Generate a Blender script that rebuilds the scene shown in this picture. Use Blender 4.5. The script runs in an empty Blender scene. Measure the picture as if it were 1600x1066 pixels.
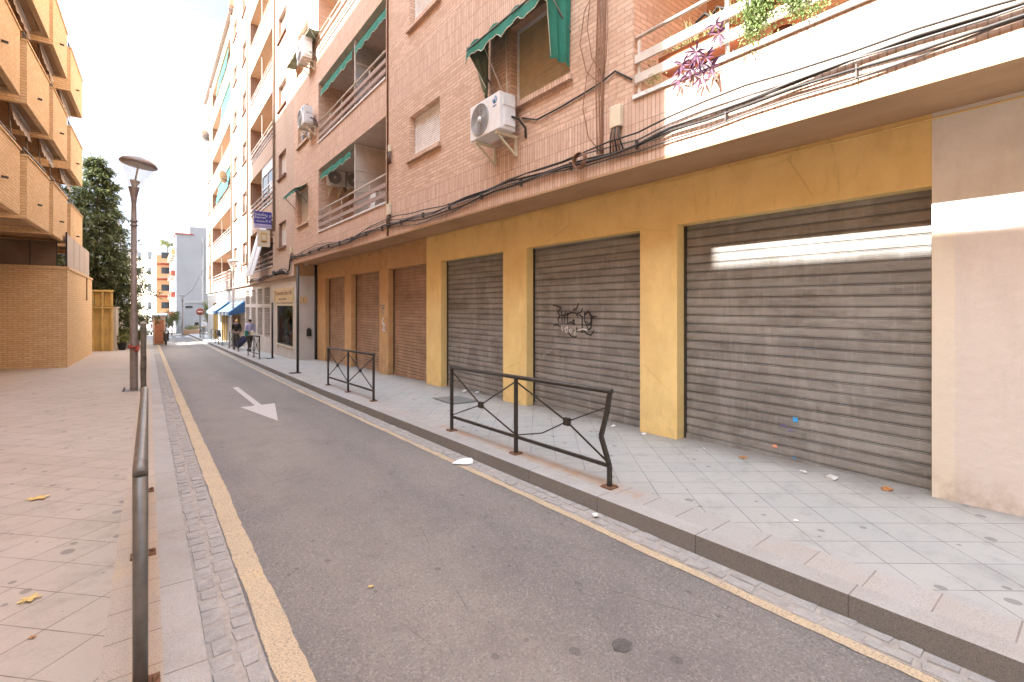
import bpy, math, random
from mathutils import Vector, Matrix
R = random.Random(7)
sc = bpy.context.scene
C = sc.collection
PI = math.pi

# ------------------------------------------------------------------ helpers
class MB:
    """collects geometry, links it as ONE mesh object"""
    def __init__(s): s.v=[]; s.f=[]; s.m=[]; s.sm=[]
    def add(s, vs, fs, m=0, smooth=False):
        b=len(s.v); s.v+= [tuple(v) for v in vs]
        for f in fs: s.f.append(tuple(b+i for i in f)); s.m.append(m); s.sm.append(smooth)
    def quad(s,a,b,c,d,m=0): s.add([a,b,c,d],[(0,1,2,3)],m)
    def box(s,x0,x1,y0,y1,z0,z1,m=0,skip=''):
        v=[(x0,y0,z0),(x1,y0,z0),(x1,y1,z0),(x0,y1,z0),(x0,y0,z1),(x1,y0,z1),(x1,y1,z1),(x0,y1,z1)]
        F={'b':(0,3,2,1),'t':(4,5,6,7),'s':(0,1,5,4),'e':(1,2,6,5),'n':(2,3,7,6),'w':(3,0,4,7)}
        s.add(v,[F[k] for k in F if k not in skip],m)
    def obox(s,c,ax,ay,az,m=0):
        """box from centre and three half-axis vectors"""
        c=Vector(c);ax=Vector(ax);ay=Vector(ay);az=Vector(az)
        v=[c+i*ax+j*ay+k*az for k in(-1,1) for j in(-1,1) for i in(-1,1)]
        s.add(v,[(0,2,3,1),(4,5,7,6),(0,1,5,4),(1,3,7,5),(3,2,6,7),(2,0,4,6)],m)
    def bar(s,p,q,w,h=None,m=0,up=(0,0,1)):
        p=Vector(p);q=Vector(q);h=h or w;d=(q-p);L=d.length;d.normalize()
        u=Vector(up)
        if abs(d.dot(u))>.95: u=Vector((1,0,0))
        a=d.cross(u).normalized();b=a.cross(d)
        s.obox((p+q)/2,a*w/2,b*h/2,d*L/2,m)
    def tube(s,pts,r,n=8,m=0,cap=True,smooth=True):
        pts=[Vector(p) for p in pts]; rr=r if isinstance(r,(list,tuple)) else [r]*len(pts)
        b=len(s.v); N=len(pts); prev=None
        for i,p in enumerate(pts):
            d=(pts[min(i+1,N-1)]-pts[max(i-1,0)]).normalized()
            if prev is None:
                u=Vector((0,0,1)) if abs(d.z)<.9 else Vector((1,0,0))
                a=d.cross(u).normalized()
            else: a=(prev-d*prev.dot(d)).normalized()
            prev=a; c=d.cross(a)
            for k in range(n):
                t=2*PI*k/n; s.v.append(tuple(p+(a*math.cos(t)+c*math.sin(t))*rr[i]))
        for i in range(N-1):
            for k in range(n):
                s.f.append((b+i*n+k,b+i*n+(k+1)%n,b+(i+1)*n+(k+1)%n,b+(i+1)*n+k)); s.m.append(m); s.sm.append(smooth)
        if cap:
            s.f.append(tuple(b+k for k in range(n))[::-1]); s.m.append(m); s.sm.append(False)
            s.f.append(tuple(b+(N-1)*n+k for k in range(n))); s.m.append(m); s.sm.append(False)
    def lathe(s,c,prof,n=24,m=0,axis='z',smooth=True,cap=False):
        c=Vector(c); b=len(s.v)
        for r,h in prof:
            for k in range(n):
                t=2*PI*k/n; x,y=r*math.cos(t),r*math.sin(t)
                p=(x,y,h) if axis=='z' else ((h,x,y) if axis=='x' else (x,h,y))
                s.v.append(tuple(c+Vector(p)))
        for i in range(len(prof)-1):
            for k in range(n):
                s.f.append((b+i*n+k,b+i*n+(k+1)%n,b+(i+1)*n+(k+1)%n,b+(i+1)*n+k)); s.m.append(m); s.sm.append(smooth)
        if cap:
            s.f.append(tuple(b+k for k in range(n))); s.m.append(m); s.sm.append(False)
            s.f.append(tuple(b+(len(prof)-1)*n+k for k in range(n))); s.m.append(m); s.sm.append(False)
    def build(s,name,mats,parent=None,bevel=0,loc=None):
        me=bpy.data.meshes.new(name)
        if loc is not None:
            L=Vector(loc); vs=[tuple(Vector(v)-L) for v in s.v]
        else: vs=s.v
        me.from_pydata(vs,[],s.f)
        if not isinstance(mats,(list,tuple)): mats=[mats]
        for m in mats: me.materials.append(m)
        for i,p in enumerate(me.polygons):
            p.material_index=s.m[i]; p.use_smooth=s.sm[i]
        me.update()
        o=bpy.data.objects.new(name,me); C.objects.link(o)
        if loc is not None: o.location=loc
        if parent: attach(o,parent)
        if bevel:
            b=o.modifiers.new('b','BEVEL'); b.width=bevel; b.segments=2; b.limit_method='ANGLE'; b.angle_limit=math.radians(40)
        return o
def attach(o,parent):
    o.parent=parent
    o.matrix_parent_inverse=Matrix.Translation(-world_loc(parent))
def world_loc(o):
    l=Vector(o.location)
    if o.parent: l=world_loc(o.parent)+Vector(o.matrix_parent_inverse.translation)+l
    return l
def tag(o,label=None,cat=None,group=None,kind=None):
    if label:o['label']=label
    if cat:o['category']=cat
    if group:o['group']=group
    if kind:o['kind']=kind
    return o
def thing(name,loc,label,cat,group=None):
    o=bpy.data.objects.new(name,None); C.objects.link(o); o.location=loc; o.empty_display_size=.1
    return tag(o,label,cat,group)
def copy_tree(o,loc,label):
    def cp(a,par):
        c=a.copy(); C.objects.link(c)
        if par: c.parent=par
        for ch in [x for x in bpy.data.objects if x.parent==a and x is not c]: cp(ch,c)
        return c
    kids={}
    c=cp(o,None); c.location=loc; c['label']=label
    return c
def text(s,size,mat,name,parent,loc,rot,ext=.002,align='CENTER',sx=1.0,shear=0):
    cu=bpy.data.curves.new('t','FONT'); cu.body=s; cu.size=size; cu.extrude=ext; cu.align_x=align; cu.align_y='CENTER'; cu.shear=shear
    t=bpy.data.objects.new('t',cu); C.objects.link(t)
    dg=bpy.context.evaluated_depsgraph_get(); me=bpy.data.meshes.new_from_object(t.evaluated_get(dg))
    bpy.data.objects.remove(t)
    M=Matrix.Translation(loc)@__import__('mathutils').Euler(rot).to_matrix().to_4x4()@Matrix.Diagonal((sx,1,1,1))
    me.transform(M); me.materials.clear(); me.materials.append(mat)
    o=bpy.data.objects.new(name,me); C.objects.link(o)
    if parent: attach(o,parent)
    return o
def g(Y): return -.0265*(min(max(Y,-30),75)-1)
def bend(Y): return max(0,Y-11)*.0125

# ------------------------------------------------------------------ materials
class NT:
    def __init__(s,name):
        s.m=bpy.data.materials.new(name); s.m.use_nodes=True; s.t=s.m.node_tree; s.n=s.t.nodes; s.l=s.t.links
        s.b=s.n['Principled BSDF']; s.b.inputs['Roughness'].default_value=.8; s._pos=None
    def new(s,t,**k):
        n=s.n.new(t)
        for a,v in k.items(): setattr(n,a,v)
        return n
    def set(s,sock,v):
        if isinstance(v,bpy.types.NodeSocket): s.l.new(v,sock)
        elif isinstance(v,(tuple,list)) and len(v)==3 and sock.type=='RGBA': sock.default_value=(*v,1)
        else: sock.default_value=v
    def pos(s):
        if s._pos is None: s._pos=s.new('ShaderNodeNewGeometry').outputs['Position']
        return s._pos
    def math(s,op,a,b=0,clamp=False):
        n=s.new('ShaderNodeMath',operation=op,use_clamp=clamp); s.set(n.inputs[0],a); s.set(n.inputs[1],b); return n.outputs[0]
    def map(s,v,loc=(0,0,0),rot=(0,0,0),sc=(1,1,1)):
        n=s.new('ShaderNodeMapping'); s.l.new(v,n.inputs['Vector']); n.inputs['Location'].default_value=loc; n.inputs['Rotation'].default_value=rot; n.inputs['Scale'].default_value=sc
        return n.outputs[0]
    def noise(s,scale,detail=4,rough=.6,v=None,sc=None):
        n=s.new('ShaderNodeTexNoise'); v=v or s.pos()
        if sc: v=s.map(v,sc=sc)
        s.l.new(v,n.inputs['Vector']); n.inputs['Scale'].default_value=scale; n.inputs['Detail'].default_value=detail; n.inputs['Roughness'].default_value=rough
        return n.outputs['Fac']
    def ramp(s,f,stops):
        n=s.new('ShaderNodeValToRGB'); s.l.new(f,n.inputs[0]); e=n.color_ramp.elements
        while len(e)<len(stops): e.new(.5)
        for i,(p,c) in enumerate(stops):
            e[i].position=p; e[i].color=(*c,1) if isinstance(c,(tuple,list)) else (c,c,c,1)
        return n.outputs[0]
    def mix(s,f,a,b,mode='MIX'):
        n=s.new('ShaderNodeMix',data_type='RGBA',blend_type=mode); s.set(n.inputs[0],f); s.set(n.inputs[6],a); s.set(n.inputs[7],b); return n.outputs[2]
    def col(s,v): s.set(s.b.inputs['Base Color'],v); return s
    def rough(s,v): s.set(s.b.inputs['Roughness'],v); return s
    def bump(s,h,st=.3,d=.01):
        n=s.new('ShaderNodeBump'); n.inputs['Strength'].default_value=st; n.inputs['Distance'].default_value=d; s.l.new(h,n.inputs['Height']); s.l.new(n.outputs[0],s.b.inputs['Normal']); return s
    def wallvec(s,swap=False):
        geo=s.new('ShaderNodeNewGeometry'); sp=s.new('ShaderNodeSeparateXYZ'); s.l.new(geo.outputs['Position'],sp.inputs[0])
        sn=s.new('ShaderNodeSeparateXYZ'); s.l.new(geo.outputs['True Normal'],sn.inputs[0])
        f=s.math('GREATER_THAN',s.math('ABSOLUTE',sn.outputs[1]),.6)
        u=s.math('ADD',s.math('MULTIPLY',sp.outputs[1],s.math('SUBTRACT',1,f)),s.math('MULTIPLY',sp.outputs[0],f))
        c=s.new('ShaderNodeCombineXYZ'); s.l.new(u,c.inputs[0]); s.l.new(sp.outputs[2],c.inputs[1]); return c.outputs[0]

def plain(name,c,rough=.7,metal=0,var=.12,scale=6,bump=0,tr=0):
    t=NT(name); f=t.noise(scale,5)
    c2=tuple(x*(1-var) for x in c); c3=tuple(min(1,x*(1+var)) for x in c)
    t.col(t.ramp(f,[(.3,c2),(.7,c3)])).rough(rough); t.b.inputs['Metallic'].default_value=metal
    if bump: t.bump(t.noise(scale*8,4),bump,.005)
    return t.m
def bricks(name,c1,c2,mortar,w=.25,h=.062,off=.5,ms=.006,soldier=False,var=.16,bump=.35,stain=(.6,.5,.42)):
    t=NT(name); v=t.wallvec()
    b=t.new('ShaderNodeTexBrick'); b.offset=off; b.squash=1
    if soldier: w,h,off=.055,.27,0; b.offset=0
    t.l.new(v,b.inputs['Vector'])
    for k,x in (('Scale',1),('Mortar Size',ms),('Mortar Smooth',.2),('Bias',0),('Brick Width',w),('Row Height',h)): b.inputs[k].default_value=x
    t.set(b.inputs['Color1'],c1); t.set(b.inputs['Color2'],c2); t.set(b.inputs['Mortar'],mortar)
    n=t.noise(1.3,5,.65); c=t.mix(t.ramp(n,[(.35,0),(.75,var*3)]),b.outputs['Color'],tuple(x*.8 for x in c1))
    n2=t.noise(.7,4,.6,sc=(1,1.4,.35)); c=t.mix(t.ramp(n2,[(.55,0),(.8,.5)]),c,tuple(a*b for a,b in zip(c1,stain)))
    # slabs of slightly different firing (large panels)
    n3=t.noise(14,2,.5); c=t.mix(.35,c,t.mix(n3,tuple(x*.72 for x in c1),tuple(min(1,x*1.25) for x in c2)))
    t.col(c).rough(.85); inv=t.math('SUBTRACT',1,b.outputs['Fac']); t.bump(inv,bump,.006)
    return t.m

M={}
M['brick']=bricks('pink_brick',(.50,.315,.215),(.76,.55,.425),(.35,.235,.17),ms=.009,h=.066)
M['band']=bricks('pink_soldier_brick',(.53,.34,.245),(.76,.56,.44),(.17,.11,.08),soldier=True,ms=.006)
M['brick2']=bricks('pale_brick',(.49,.355,.27),(.60,.455,.36),(.28,.18,.13))
M['band2']=bricks('pale_soldier_brick',(.50,.365,.28),(.61,.465,.37),(.20,.13,.09),soldier=True)
M['ybrick']=bricks('ochre_brick',(.66,.425,.20),(.84,.61,.36),(.36,.22,.11),w=.25,h=.078,ms=.011,stain=(.7,.6,.5))
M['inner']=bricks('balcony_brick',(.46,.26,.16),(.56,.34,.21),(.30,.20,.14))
def yellow_paint():
    t=NT('yellow_paint'); sp=t.new('ShaderNodeSeparateXYZ'); t.l.new(t.pos(),sp.inputs[0])
    base=t.ramp(t.noise(2.2,6,.65),[(.3,(.81,.585,.235)),(.7,(.89,.68,.30))])
    # the older, dirtier ochre coat starts beyond the sixth metre pillar
    old=t.ramp(t.noise(3,6,.7),[(.3,(.50,.29,.13)),(.7,(.61,.385,.19))])
    f=t.math('GREATER_THAN',sp.outputs[1],10.27)
    c=t.mix(f,base,old)
    # splashed dirt low down on the pillars (grime of its own ragged shape)
    low=t.math('SUBTRACT',1,t.math('MULTIPLY',t.math('ADD',sp.outputs[2],t.math('MULTIPLY',sp.outputs[1],.0265)),1.6),clamp=True)
    d=t.math('MULTIPLY',low,t.ramp(t.noise(7,6,.7),[(.42,0),(.62,1)])); d=t.math('MULTIPLY',d,t.math('ADD',.25,t.math('MULTIPLY',f,.6)))
    c=t.mix(d,c,(.20,.14,.10))
    cr=t.new('ShaderNodeTexVoronoi'); cr.feature='DISTANCE_TO_EDGE'; t.l.new(t.map(t.pos(),sc=(1,1.1,.8)),cr.inputs['Vector']); cr.inputs['Scale'].default_value=1.1
    crf=t.math('MULTIPLY',t.ramp(cr.outputs['Distance'],[(0,.35),(.006,0)]),t.ramp(t.noise(1.7,3),[(.5,0),(.6,1)]))
    c=t.mix(crf,c,(.33,.19,.08))
    c=t.mix(t.ramp(t.noise(1.1,7,.75,sc=(1,1,.45)),[(.46,0),(.70,.5)]),c,(.60,.40,.17))
    c=t.mix(t.ramp(t.noise(5,6,.8,sc=(1,1.6,.22)),[(.58,0),(.74,.38)]),c,(.42,.27,.12))
    ch=t.ramp(t.noise(11,5,.7),[(.685,0),(.70,1)]); c=t.mix(t.math('MULTIPLY',ch,.55),c,(.70,.60,.45))
    t.col(c).rough(.75).bump(t.math('ADD',t.noise(38,5,.7),t.math('MULTIPLY',t.noise(4,4,.6),1.5)),.45,.006); return t.m
M['yellow']=yellow_paint()
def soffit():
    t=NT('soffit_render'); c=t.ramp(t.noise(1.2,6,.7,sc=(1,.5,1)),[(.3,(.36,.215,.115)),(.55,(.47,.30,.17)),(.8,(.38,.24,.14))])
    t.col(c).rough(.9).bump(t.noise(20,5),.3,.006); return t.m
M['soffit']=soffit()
def plaster():
    t=NT('pink_cream_plaster'); sp=t.new('ShaderNodeSeparateXYZ'); t.l.new(t.pos(),sp.inputs[0])
    cream=(.70,.61,.49); pink=(.65,.565,.50); grey=(.84,.82,.78)
    n=t.noise(2.5,6,.6)
    zz=t.math('ADD',sp.outputs[2],t.math('MULTIPLY',n,.12)); yy=t.math('ADD',sp.outputs[1],t.math('MULTIPLY',t.noise(6,3),.05))
    low=t.mix(t.math('GREATER_THAN',yy,.87),pink,cream)
    c=t.mix(t.math('GREATER_THAN',zz,2.33),low,grey)
    c=t.mix(t.ramp(t.noise(1.4,6,.7),[(.4,0),(.75,.5)]),c,(.60,.53,.46))
    dl=t.math('SUBTRACT',1,t.math('MULTIPLY',sp.outputs[2],3),clamp=True)
    c=t.mix(t.math('MULTIPLY',dl,t.ramp(t.noise(8,5),[(.4,0),(.65,.8)])),c,(.40,.31,.23))
    c=t.mix(t.ramp(t.noise(2.2,7,.8,sc=(1,1.2,.3)),[(.52,0),(.72,.35)]),c,(.50,.42,.35))
    c=t.mix(t.ramp(t.noise(13,5,.75),[(.66,0),(.70,.5)]),c,(.46,.39,.32))
    t.col(c).rough(.85).bump(t.math('ADD',t.noise(12,6,.6),t.noise(2.5,3)),.5,.01); return t.m
M['plaster']=plaster()
def shutter(name,a,b,rust=(.2,.13,.08)):
    t=NT(name); n=t.noise(1.2,6,.65,sc=(1,.8,5)); f=t.noise(3.5,6,.75,sc=(1,.5,1.6))
    c=t.ramp(n,[(.3,a),(.7,b)]); c=t.mix(t.ramp(f,[(.48,0),(.75,.75)]),c,rust)
    f2=t.noise(1.6,5,.7,sc=(1,2.5,.6)); c=t.mix(t.ramp(f2,[(.5,0),(.75,.5)]),c,tuple(min(1,x*1.5) for x in b))
    v=t.noise(30,3,.7,sc=(1,1,.12)); c=t.mix(t.ramp(v,[(.55,0),(.8,.3)]),c,tuple(x*1.4 for x in b))
    t.col(c).rough(.55); t.b.inputs['Metallic'].default_value=.1; t.bump(t.noise(25,4),.15,.003); return t.m
M['shutter']=shutter('grey_shutter',(.18,.17,.157),(.32,.308,.288),(.11,.09,.072))
M['shutter_b']=shutter('brown_shutter',(.31,.19,.12),(.44,.285,.185),(.17,.095,.058))
M['groove']=plain('shutter_groove_shade',(.05,.04,.032),.9)  # shade between the slats, put into the colour of the groove faces
M['shut_w']=plain('white_blind',(.80,.79,.78),.5)
M['shut_c']=plain('cream_blind',(.44,.35,.22),.5)
M['cap']=plain('white_cap',(.74,.72,.70),.5)
M['rail_w']=plain('cream_rail',(.62,.56,.50),.45,.1)
M['rail_p']=plain('wood_slat',(.36,.26,.215),.6)
M['dark']=plain('dark_metal',(.055,.048,.04),.45,.4,.25,15)
M['darkb']=plain('black_metal',(.02,.02,.02),.5,.2)
M['tar']=plain('old_tar',(.10,.092,.088),.8,0,.3,30,.4)
M['galv']=plain('galvanised_tube',(.17,.16,.145),.35,.4,.25,9)
M['wirec']=plain('grey_cable',(.12,.11,.105),.6)
M['wirek']=plain('black_cable',(.035,.032,.03),.6)
M['wireb']=plain('brown_cable',(.24,.115,.06),.6)
M['rust']=plain('rusty_iron',(.2,.1,.055),.8,.2,.3,20)
M['green']=plain('green_canvas',(.015,.165,.115),.75,0,.25,5)
M['greeni']=plain('faded_canvas_inside',(.17,.20,.13),.8,0,.3,4)
M['teal']=plain('teal_canvas',(.03,.42,.42),.8)
M['trim']=plain('canvas_trim',(.62,.58,.45),.8)
M['white']=plain('white_paint',(.74,.74,.74),.4,0,.05)
M['grey']=plain('grey_plastic',(.37,.365,.355),.5)
M['concrete']=plain('concrete',(.42,.39,.35),.9,0,.2,7,.3)
M['ceil']=plain('balcony_ceiling',(.56,.50,.44),.9)
M['orangeceil']=plain('ochre_ceiling',(.60,.44,.30),.9)
M['glassd']=plain('dark_glass',(.045,.05,.055),.08)
M['bronze']=plain('bronze_glass',(.17,.115,.08),.15,.1,.3,1.2)
M['panel']=plain('tan_panel',(.36,.29,.23),.5)
M['tile']=plain('broken_tile',(.62,.60,.57),.6)
M['paper']=plain('paper',(.82,.82,.82),.7,0,.04)
M['leafy']=plain('dry_yellow_leaf',(.66,.47,.17),.7,0,.25,30)
M['leafo']=plain('dry_brown_leaf',(.42,.19,.07),.7,0,.3,30)
M['terra']=plain('terracotta',(.42,.15,.07),.7)
M['skin']=plain('skin',(.52,.32,.23),.6,0,.05)
M['hair']=plain('dark_hair',(.03,.022,.018),.6)
M['sky_blue']=plain('pale_blue_canvas',(.10,.30,.55),.7,0,.1)
M['blue']=plain('deep_blue_canvas',(.04,.12,.28),.7)
M['signblue']=plain('sign_violet_blue',(.05,.05,.30),.35,0,.05)
M['navy']=plain('navy_fabric',(.03,.035,.08),.7)
M['lila']=plain('sign_lilac_strip',(.50,.47,.68),.4,0,.04)
M['cream']=plain('sign_cream',(.66,.58,.43),.5,0,.06)
M['goldl']=plain('sign_gold',(.60,.38,.10),.5)
M['shopsign']=plain('sign_sand',(.62,.46,.25),.5,0,.08,2)
M['ink']=plain('sign_brown_ink',(.22,.13,.075),.6)
M['bluelogo']=plain('logo_blue',(.02,.20,.42),.5)
M['whitewall']=plain('white_render',(.30,.30,.31),.9,0,.06,.6)
M['greywall']=plain('pale_shop_wall',(.56,.52,.48),.8,0,.08,1.5)
M['orangewall']=plain('orange_render',(.62,.33,.16),.9,0,.08,.5)
M['creamwall']=plain('cream_render',(.52,.45,.36),.9,0,.06,.5)
M['redpaint']=plain('red_render',(.34,.075,.045),.8)
M['yellowwall']=plain('yellow_gate_wall',(.56,.37,.12),.85,0,.2,1.5)
M['roof']=plain('flat_roof',(.35,.3,.27),.9)
M['darkin']=plain('dark_interior',(.05,.043,.038),.9)
M['shopin']=plain('shop_interior_mix',(.20,.18,.16),.8,0,.9,5)
def spray(name,c):
    t=NT(name); t.col(c).rough(.6); return t.m
M['spk']=spray('black_spray',(.018,.016,.016)); M['spw']=spray('white_spray',(.72,.70,.68)); M['spc']=spray('faded_chalk',(.42,.39,.36)); M['spr']=spray('red_spray',(.4,.12,.06)); M['spg']=spray('grey_spray',(.2,.2,.19))
M['stb']=spray('blue_sticker',(.05,.33,.68)); M['stp']=spray('purple_ink',(.22,.18,.55)); M['sto']=spray('orange_sticker',(.80,.33,.20))

def asphalt():
    t=NT('asphalt'); big=t.noise(.75,6,.7,sc=(1,.4,1)); fine=t.noise(70,4,.85); med=t.noise(26,4,.7)
    c=t.ramp(big,[(.35,(.165,.153,.148)),(.5,(.23,.21,.193)),(.68,(.30,.268,.235))])
    c=t.mix(t.ramp(fine,[(.36,.7),(.5,0)]),c,(.10,.092,.088)); c=t.mix(t.ramp(fine,[(.58,0),(.72,.65)]),c,(.48,.45,.42))
    va=t.new('ShaderNodeTexVoronoi'); va.voronoi_dimensions='2D'; t.l.new(t.pos(),va.inputs['Vector']); va.inputs['Scale'].default_value=105
    sa=t.new('ShaderNodeSeparateColor'); t.l.new(va.outputs['Color'],sa.inputs[0])
    c=t.mix(t.ramp(sa.outputs[0],[(.03,.6),(.18,0)]),c,(.075,.07,.066)); c=t.mix(t.ramp(sa.outputs[1],[(.82,0),(.98,.42)]),c,(.52,.48,.43))
    c=t.mix(t.ramp(med,[(.60,0),(.72,.4)]),c,(.13,.118,.11))
    sx=t.new('ShaderNodeSeparateXYZ'); t.l.new(t.pos(),sx.inputs[0]); wv=t.math('ADD',sx.outputs[0],t.math('MULTIPLY',t.noise(.5,3),.7))
    wear=t.ramp(t.math('MULTIPLY',wv,.25),[(.22,0),(.34,1),(.50,1),(.63,.15),(.72,.5),(.85,0)]); c=t.mix(t.math('MULTIPLY',t.math('SUBTRACT',1,wear),.30),c,(.12,.112,.112)); c=t.mix(t.math('MULTIPLY',wear,.34),c,(.30,.265,.232))
    c=t.mix(t.ramp(t.noise(2.1,7,.75),[(.50,0),(.70,.38)]),c,(.125,.112,.108))
    ck=t.new('ShaderNodeTexVoronoi'); ck.voronoi_dimensions='2D'; ck.feature='DISTANCE_TO_EDGE'; t.l.new(t.map(t.pos(),sc=(1.1,.32,1)),ck.inputs['Vector']); ck.inputs['Scale'].default_value=1.0
    c=t.mix(t.math('MULTIPLY',t.ramp(ck.outputs['Distance'],[(0,.7),(.004,0)]),t.ramp(t.noise(.9,3),[(.54,0),(.6,1)])),c,(.07,.065,.06))
    vo=t.new('ShaderNodeTexVoronoi'); vo.voronoi_dimensions='2D'; t.l.new(t.map(t.pos(),sc=(1,.8,1)),vo.inputs['Vector']); vo.inputs['Scale'].default_value=3.2
    sz=t.math('MULTIPLY',t.math('SUBTRACT',t.noise(4.3,2),.47),.42); sp=t.math('LESS_THAN',vo.outputs['Distance'],sz)
    c=t.mix(t.math('MULTIPLY',sp,.42),c,(.055,.05,.047))
    t.col(c).rough(t.ramp(big,[(.3,.62),(.7,.8)])); t.bump(fine,.8,.008); return t.m
M['asphalt']=asphalt()
def spots(t,c,scale,k,dark=(.14,.13,.125)):
    vo=t.new('ShaderNodeTexVoronoi'); vo.voronoi_dimensions='2D'; t.l.new(t.map(t.pos(),sc=(1,.85,1)),vo.inputs['Vector']); vo.inputs['Scale'].default_value=scale
    sz=t.math('MULTIPLY',t.math('SUBTRACT',t.noise(scale*.9,1),.42),k*4); sp=t.math('LESS_THAN',vo.outputs['Distance'],sz)
    return t.mix(t.math('MULTIPLY',sp,.6),c,dark)
def paving(name,c1,c2,joint,size,rot,loc,stain,tint2):
    t=NT(name); v=t.map(t.pos(),loc=loc,rot=(0,0,rot)); b=t.new('ShaderNodeTexBrick'); b.offset=0; b.squash=1; t.l.new(v,b.inputs['Vector'])
    for k,x in (('Scale',1),('Mortar Size',.0035),('Mortar Smooth',.3),('Bias',0),('Brick Width',size),('Row Height',size)): b.inputs[k].default_value=x
    t.set(b.inputs['Color1'],c1); t.set(b.inputs['Color2'],c2); t.set(b.inputs['Mortar'],joint)
    c=t.mix(t.ramp(t.noise(1.1,6,.65),[(.35,0),(.7,.75)]),b.outputs['Color'],stain)
    c=t.mix(t.ramp(t.noise(.4,4),[(.4,0),(.7,.55)]),c,tint2)
    c=t.mix(t.ramp(t.noise(3.1,7,.8),[(.50,0),(.70,.5)]),c,tuple(x*.62 for x in c1))
    sp=t.noise(190,3,.75); c=t.mix(t.ramp(sp,[(.3,.4),(.48,0)]),c,tuple(x*.45 for x in c1)); c=t.mix(t.ramp(sp,[(.6,0),(.75,.35)]),c,(.62,.60,.57))
    c=spots(t,c,3.1,.11)
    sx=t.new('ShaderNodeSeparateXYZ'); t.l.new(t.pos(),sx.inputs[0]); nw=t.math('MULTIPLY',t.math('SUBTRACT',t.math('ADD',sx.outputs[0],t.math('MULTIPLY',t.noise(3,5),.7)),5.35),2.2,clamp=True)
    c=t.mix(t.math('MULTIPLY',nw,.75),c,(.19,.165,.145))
    jn=t.math('MULTIPLY',b.outputs['Fac'],t.ramp(t.noise(5,4),[(.35,.15),(.6,1)])); c=t.mix(jn,c,tuple(x*.8 for x in joint))
    t.col(c).rough(.72); t.bump(t.math('SUBTRACT',1,b.outputs['Fac']),.4,.004); return t.m
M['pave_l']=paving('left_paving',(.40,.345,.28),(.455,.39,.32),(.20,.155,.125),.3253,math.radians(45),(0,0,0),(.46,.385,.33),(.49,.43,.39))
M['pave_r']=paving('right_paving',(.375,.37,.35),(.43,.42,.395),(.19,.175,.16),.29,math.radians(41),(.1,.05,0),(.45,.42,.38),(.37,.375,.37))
def strip_stone(name,c1,c2,joint,w,l,stain):
    t=NT(name); b=t.new('ShaderNodeTexBrick'); b.offset=0
    t.l.new(t.map(t.pos(),rot=(0,0,math.radians(90)),loc=(0,10,0)),b.inputs['Vector'])
    for k,x in (('Scale',1),('Mortar Size',.0045),('Mortar Smooth',.2),('Bias',0),('Brick Width',l),('Row Height',40)): b.inputs[k].default_value=x
    t.set(b.inputs['Color1'],c1); t.set(b.inputs['Color2'],c2); t.set(b.inputs['Mortar'],joint)
    c=t.mix(t.ramp(t.noise(1.6,6,.7),[(.42,0),(.7,.8)]),b.outputs['Color'],stain)
    f=t.noise(160,3,.8); c=t.mix(t.ramp(f,[(.33,.75),(.48,0)]),c,tuple(x*.35 for x in c1)); c=t.mix(t.ramp(f,[(.6,0),(.72,.5)]),c,(.6,.57,.53))
    if 'right' in name:
        sx=t.new('ShaderNodeSeparateXYZ'); t.l.new(t.pos(),sx.inputs[0]); dx=t.math('ABSOLUTE',t.math('SUBTRACT',sx.outputs[0],3.45)); k=t.math('SUBTRACT',1,t.math('MULTIPLY',dx,9),clamp=True)
        k=t.math('MULTIPLY',k,t.math('MULTIPLY',t.math('GREATER_THAN',sx.outputs[1],2.6),t.math('LESS_THAN',sx.outputs[1],6.2)))
        c=t.mix(t.math('MULTIPLY',k,t.ramp(t.noise(3.5,5,.7),[(.38,0),(.62,.8)])),c,(.42,.25,.14))
    t.col(c).rough(.75).bump(f,.35,.004); return t.m
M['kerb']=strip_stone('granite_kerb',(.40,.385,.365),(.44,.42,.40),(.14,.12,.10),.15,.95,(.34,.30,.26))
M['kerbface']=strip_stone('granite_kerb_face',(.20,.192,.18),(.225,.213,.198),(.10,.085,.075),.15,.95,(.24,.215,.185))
M['edge_l']=strip_stone('edge_stones_left',(.43,.37,.31),(.47,.40,.34),(.22,.17,.14),.3,.33,(.52,.40,.27))
def rusty(m):
    return m
M['edge_r']=strip_stone('edge_stones_right',(.40,.38,.36),(.44,.415,.39),(.18,.15,.13),.3,.31,(.42,.355,.30))
def cobble():
    t=NT('granite_sett'); n=t.noise(9,5,.7); c=t.ramp(n,[(.3,(.29,.275,.26)),(.7,(.43,.405,.38))]); f=t.noise(120,3,.8)
    c=t.mix(t.ramp(f,[(.33,.5),(.5,0)]),c,(.13,.115,.1)); t.col(c).rough(.8).bump(t.noise(40,5,.7),.5,.006); return t.m
M['cobble']=cobble()
M['mortar']=plain('sett_mortar',(.36,.325,.29),.9,0,.2,14,.4)
def yline():
    t=NT('worn_yellow_paint'); n=t.noise(3,5,.7); f=t.noise(90,4,.8)
    c=t.ramp(n,[(.3,(.52,.405,.27)),(.6,(.60,.47,.31)),(.8,(.66,.50,.24))]); c=t.mix(t.ramp(f,[(.40,.8),(.52,0)]),c,(.24,.20,.165))
    t.col(c).rough(.75).bump(f,.6,.006); return t.m
M['yline']=yline()
def wline():
    t=NT('white_road_paint'); f=t.noise(60,4,.8); c=t.mix(t.ramp(f,[(.38,.6),(.5,0)]),(.56,.53,.50),(.28,.26,.24)); t.col(c).rough(.7); return t.m
M['wline']=wline()
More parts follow.
